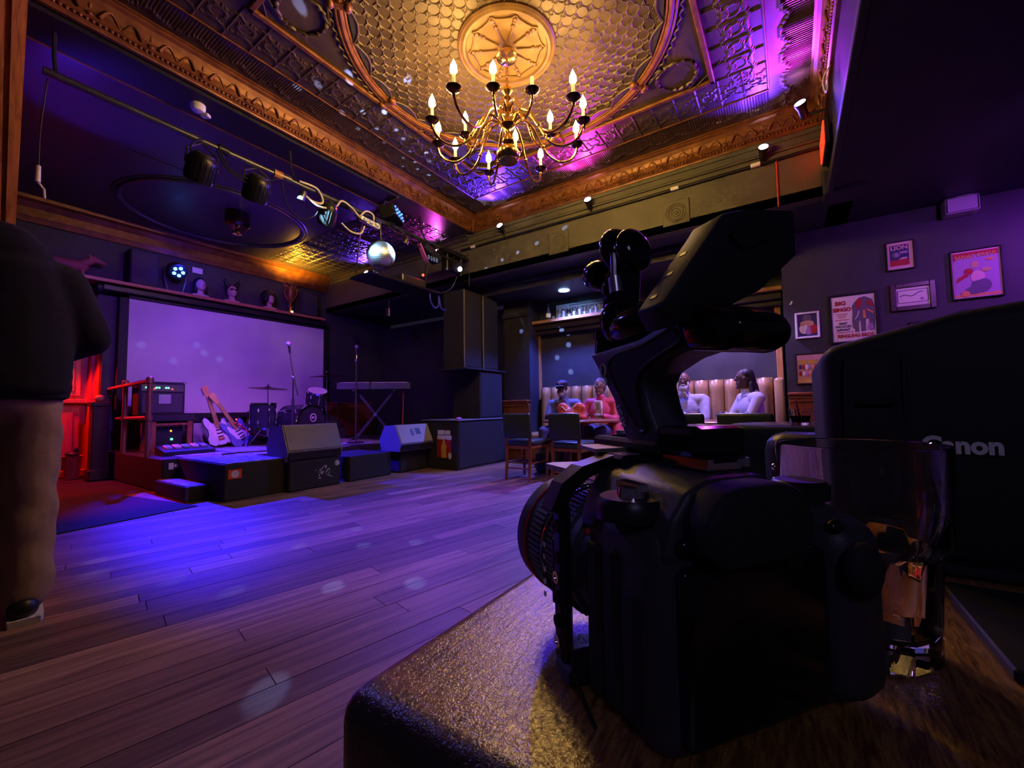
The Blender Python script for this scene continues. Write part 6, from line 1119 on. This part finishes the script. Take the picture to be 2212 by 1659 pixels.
rb(MB().ell((.060, LC[0]-.026, LC[1]+.021), .0022, 10, 8), 'mount_mark', P('mount_red', (.8, .05, .03), .4), ln, True)
for k in range(5): rb(MB().bb((.058+.0365, LC[0]-.0352, LC[1]+.004-.007*k), (.058+.0388, LC[0]-.0346, LC[1]+.0065-.007*k)), 'scale_mark', M['white'], ln)
# cage
cg = rb(MB().bb((.064, -.0665, -.008), (.074, -.0595, .072), .002).bb((.056, -.0665, -.0158), (.074, .060, -.006), .002), 'cage', M['cage'])
rb(MB().prism([(-.066, .066), (-.060, .078), (-.050, .085), (-.034, .090), (-.034, .096), (-.054, .091), (-.066, .083), (-.0725, .070)], (.062, 0, 0), (0, 1, 0), (0, 0, 1), (.012, 0, 0)), 'cage_shoulder', M['cage'], cg)
rb(MB().bb((.052, -.036, .0895), (.080, .030, .0965), .002), 'top_plate', M['cage'], cg)
rb(MB().prism([(.078, -.05), (.112, -.052), (.116, -.045), (.112, -.030), (.080, -.020)], (0, 0, .0835), (1, 0, 0), (0, 1, 0), (0, 0, .003)), 'top_tab', P('bare_plate', (.42, .38, .30), .45, .5), cg)
rb(MB().prism([(.072, -.04), (.10, -.034), (.10, -.020), (.072, -.012)], (0, 0, .0965), (1, 0, 0), (0, 1, 0), (0, 0, .002)), 'top_tab', bpy.data.materials['bare_plate'], cg)
for z in (.060, .044, .034, .024, .012, .002): rb(MB().lathe([(.0032, 0), (.0032, .0008), (.0018, .0008), (.0018, .0002), (0, .0002)], (.069, -.0668, z), (0, -1, 0), 16), 'screw_hole', M['chrome'] if z in (.034, .002) else M['black'], cg, True)
rb(MB().bb((.0745, -.066, .018), (.0765, -.0615, .052), .0015, 2), 'nato_rail', M['cage'], cg)
rb(MB().tube([(.060, -.064, .004), (.052, -.067, -.004), (.040, -.068, -.010), (.030, -.069, -.0135)], .0009, 6), 'tether', M['cage'], cg, True)
# top handle (profile in the a-z plane)
hd = [(.105, .0965), (.105, .1035), (.078, .1035), (.0900, .127), (.109, .150), (.116, .1575), (.096, .1585), (.062, .160), (.040, .1655), (.028, .169), (.014, .1665), (.0, .160), (-.006, .1555), (-.005, .1495), (.001, .1465), (.021, .1490), (.038, .1465), (.055, .1400), (.0595, .1335), (.0565, .1215), (.049, .1075), (.047, .0965)]
HDM = P('handle_black', (.085, .080, .105), .42)
hn = rb(rprism(hd, (0, -.016, 0), (1, 0, 0), (0, 0, 1), (0, .024, 0), .0022, 2), 'top_handle', HDM, None, 60)
ins = [(.0800, .130), (.0915, .1465), (.086, .1535), (.060, .1545), (.040, .159), (.028, .1625), (.026, .153), (.038, .150), (.058, .1435), (.064, .1335), (.061, .121), (.054, .1095), (.062, .107)]
ins = chaikin(ins, 2); rb(MB().prism(ins, (0, -.0180, 0), (1, 0, 0), (0, 0, 1), (0, .003, 0)), 'grip_inlay', M['rubber'], hn, 40)
rb(MB().tube([(p[0], -.0175, p[1]) for p in ins], .0012, 6, True), 'inlay_edge', M['cage'], hn, True)
rb(rprism([(.030, .170), (.012, .1685), (-.004, .161), (-.008, .155), (-.006, .148), (.003, .1445), (.024, .148)], (0, -.020, 0), (1, 0, 0), (0, 0, 1), (0, .032, 0), .004, 3), 'handle_end', M['gloss'], hn, 60)
HT_ = LM @ Matrix.Translation((.0800, -.0170, .1165)) @ Matrix(((-.42, .907, 0, 0), (0, 0, -1, 0), (-.907, -.42, 0, 0), (0, 0, 0, 1)))
text('handle_lettering', 'TILTA', .0058, P('grey_print', (.55, .55, .62), .5), HT_, hn, .0002, .0001)
rb(MB().tube([(.0985+.0030*math.cos(2*PI*k/12), -.0168, .1450+.0042*math.sin(2*PI*k/12)) for k in range(12)], .0006, 5, True).tube([(.0965, -.0168, .1405), (.0945, -.0168, .138), (.0950, -.0168, .1355)], .0006, 5), 'handle_emblem', bpy.data.materials['grey_print'], hn, True)
rb(MB().bb((.020, -.018, .096), (.050, .014, .112), .004, 2), 'handle_clamp', M['gloss'], hn)
rb(MB().bb((.045, -.020, .0955), (.108, .012, .1035), .002), 'handle_base', M['cage'], hn); rb(MB().cyl((.098, -.004, .1035), (.098, -.004, .1065), .004, .004, 12), 'base_screw', M['chrome'], hn, True)
# articulating arm
ar = rb(MB().cyl((.108, -.004, .157), (.106, -.004, .166), .011, .011, 20).cyl((.1055, -.004, .166), (.1045, -.004, .172), .013, .013, 20).cyl((.104, -.004, .172), (.1000, -.004, .195), .0085, .0085, 18), 'arm_post', M['gloss'], None, True)
rb(MB().ell((.098, -.004, .199), .011, 18, 12).cyl((.098, -.004, .197), (.086, -.004, .214), .0085, .0095, 18), 'lower_ball', M['gloss'], ar, True)
rb(MB().ell((.0935, -.006, .2225), (.0095, .013, .0165), 20, 14, Matrix.Rotation(.3, 3, 'Y')), 'clamp_jaw', M['gloss'], ar, True); rb(MB().ell((.0775, -.006, .2175), (.0075, .012, .0150), 20, 14, Matrix.Rotation(.3, 3, 'Y')), 'clamp_jaw', M['gloss'], ar, True)
rb(MB().cyl((.084, -.016, .216), (.081, -.018, .196), .0022, .0022, 8).cyl((.0805, -.018, .2), (.079, -.018, .190), .0042, .0042, 10), 'clamp_screw', M['steel'], ar, True)
rb(MB().cyl((.096, -.006, .206), (.110, -.006, .211), .005, .005, 12), 'knob_stem', M['gloss'], ar, True); rb(MB().lathe([(.009, 0), (.0105, .003), (.0105, .012), (.009, .016), (0, .017)], (.109, -.006, .2105), (.93, 0, .36), 14), 'wing_knob', M['gloss'], ar, True)
rb(MB().ell((.074, -.006, .171), (.030, .014, .0125), 22, 14, Matrix.Rotation(.02, 3, 'Y')).ell((.092, -.006, .176), (.014, .014, .016), 18, 12).cyl((.085, -.006, .180), (.083, -.006, .205), .007, .0075, 14), 'arm_housing', M['gloss'], ar, True)
rb(MB().cyl((.048, -.014, .178), (.041, -.015, .181), .0045, .006, 12).cyl((.062, -.016, .174), (.048, -.015, .178), .0016, .0016, 8), 'lever', P('worn_brass', (.6, .45, .15), .25, 1), ar, True)
# monitor
mo = [(-.030, .158), (-.0359, .168), (-.0031, .2085), (.0017, .2150), (.0161, .2195), (.0520, .2245), (.0520, .2000), (.0248, .179), (-.0069, .1648)]
mn = rb(rprism(mo, (.018, 0, 0), (0, 1, 0), (0, 0, 1), (.020, 0, 0), .0015, 2), 'monitor', P('monitor_shell', (.014, .014, .017), .62), None, 40)
for u, v in ((.15, .2), (.45, .5), (.72, .8)): y = -.0359+.033*u; z = .168+.0405*u; rb(MB().box((.030, y, z), (.004, .0022, .0008), Matrix.Rotation(.89, 3, 'X')), 'monitor_button', M['plast'], mn)
rb(MB().prism([(.004, .204), (.016, .2135), (.030, .2155), (.030, .205), (.012, .198)], (.0165, 0, 0), (0, 1, 0), (0, 0, 1), (.002, 0, 0)), 'battery_plate', M['cage'], mn)
rb(MB().box((.030, .004, .170), (.016, .018, .018), None, .003), 'monitor_mount', M['gloss'], mn)
rb(MB().bb((.040, .016, .0985), (.052, .036, .1012), .001), 'shoe_cover', M['chrome'], bd)
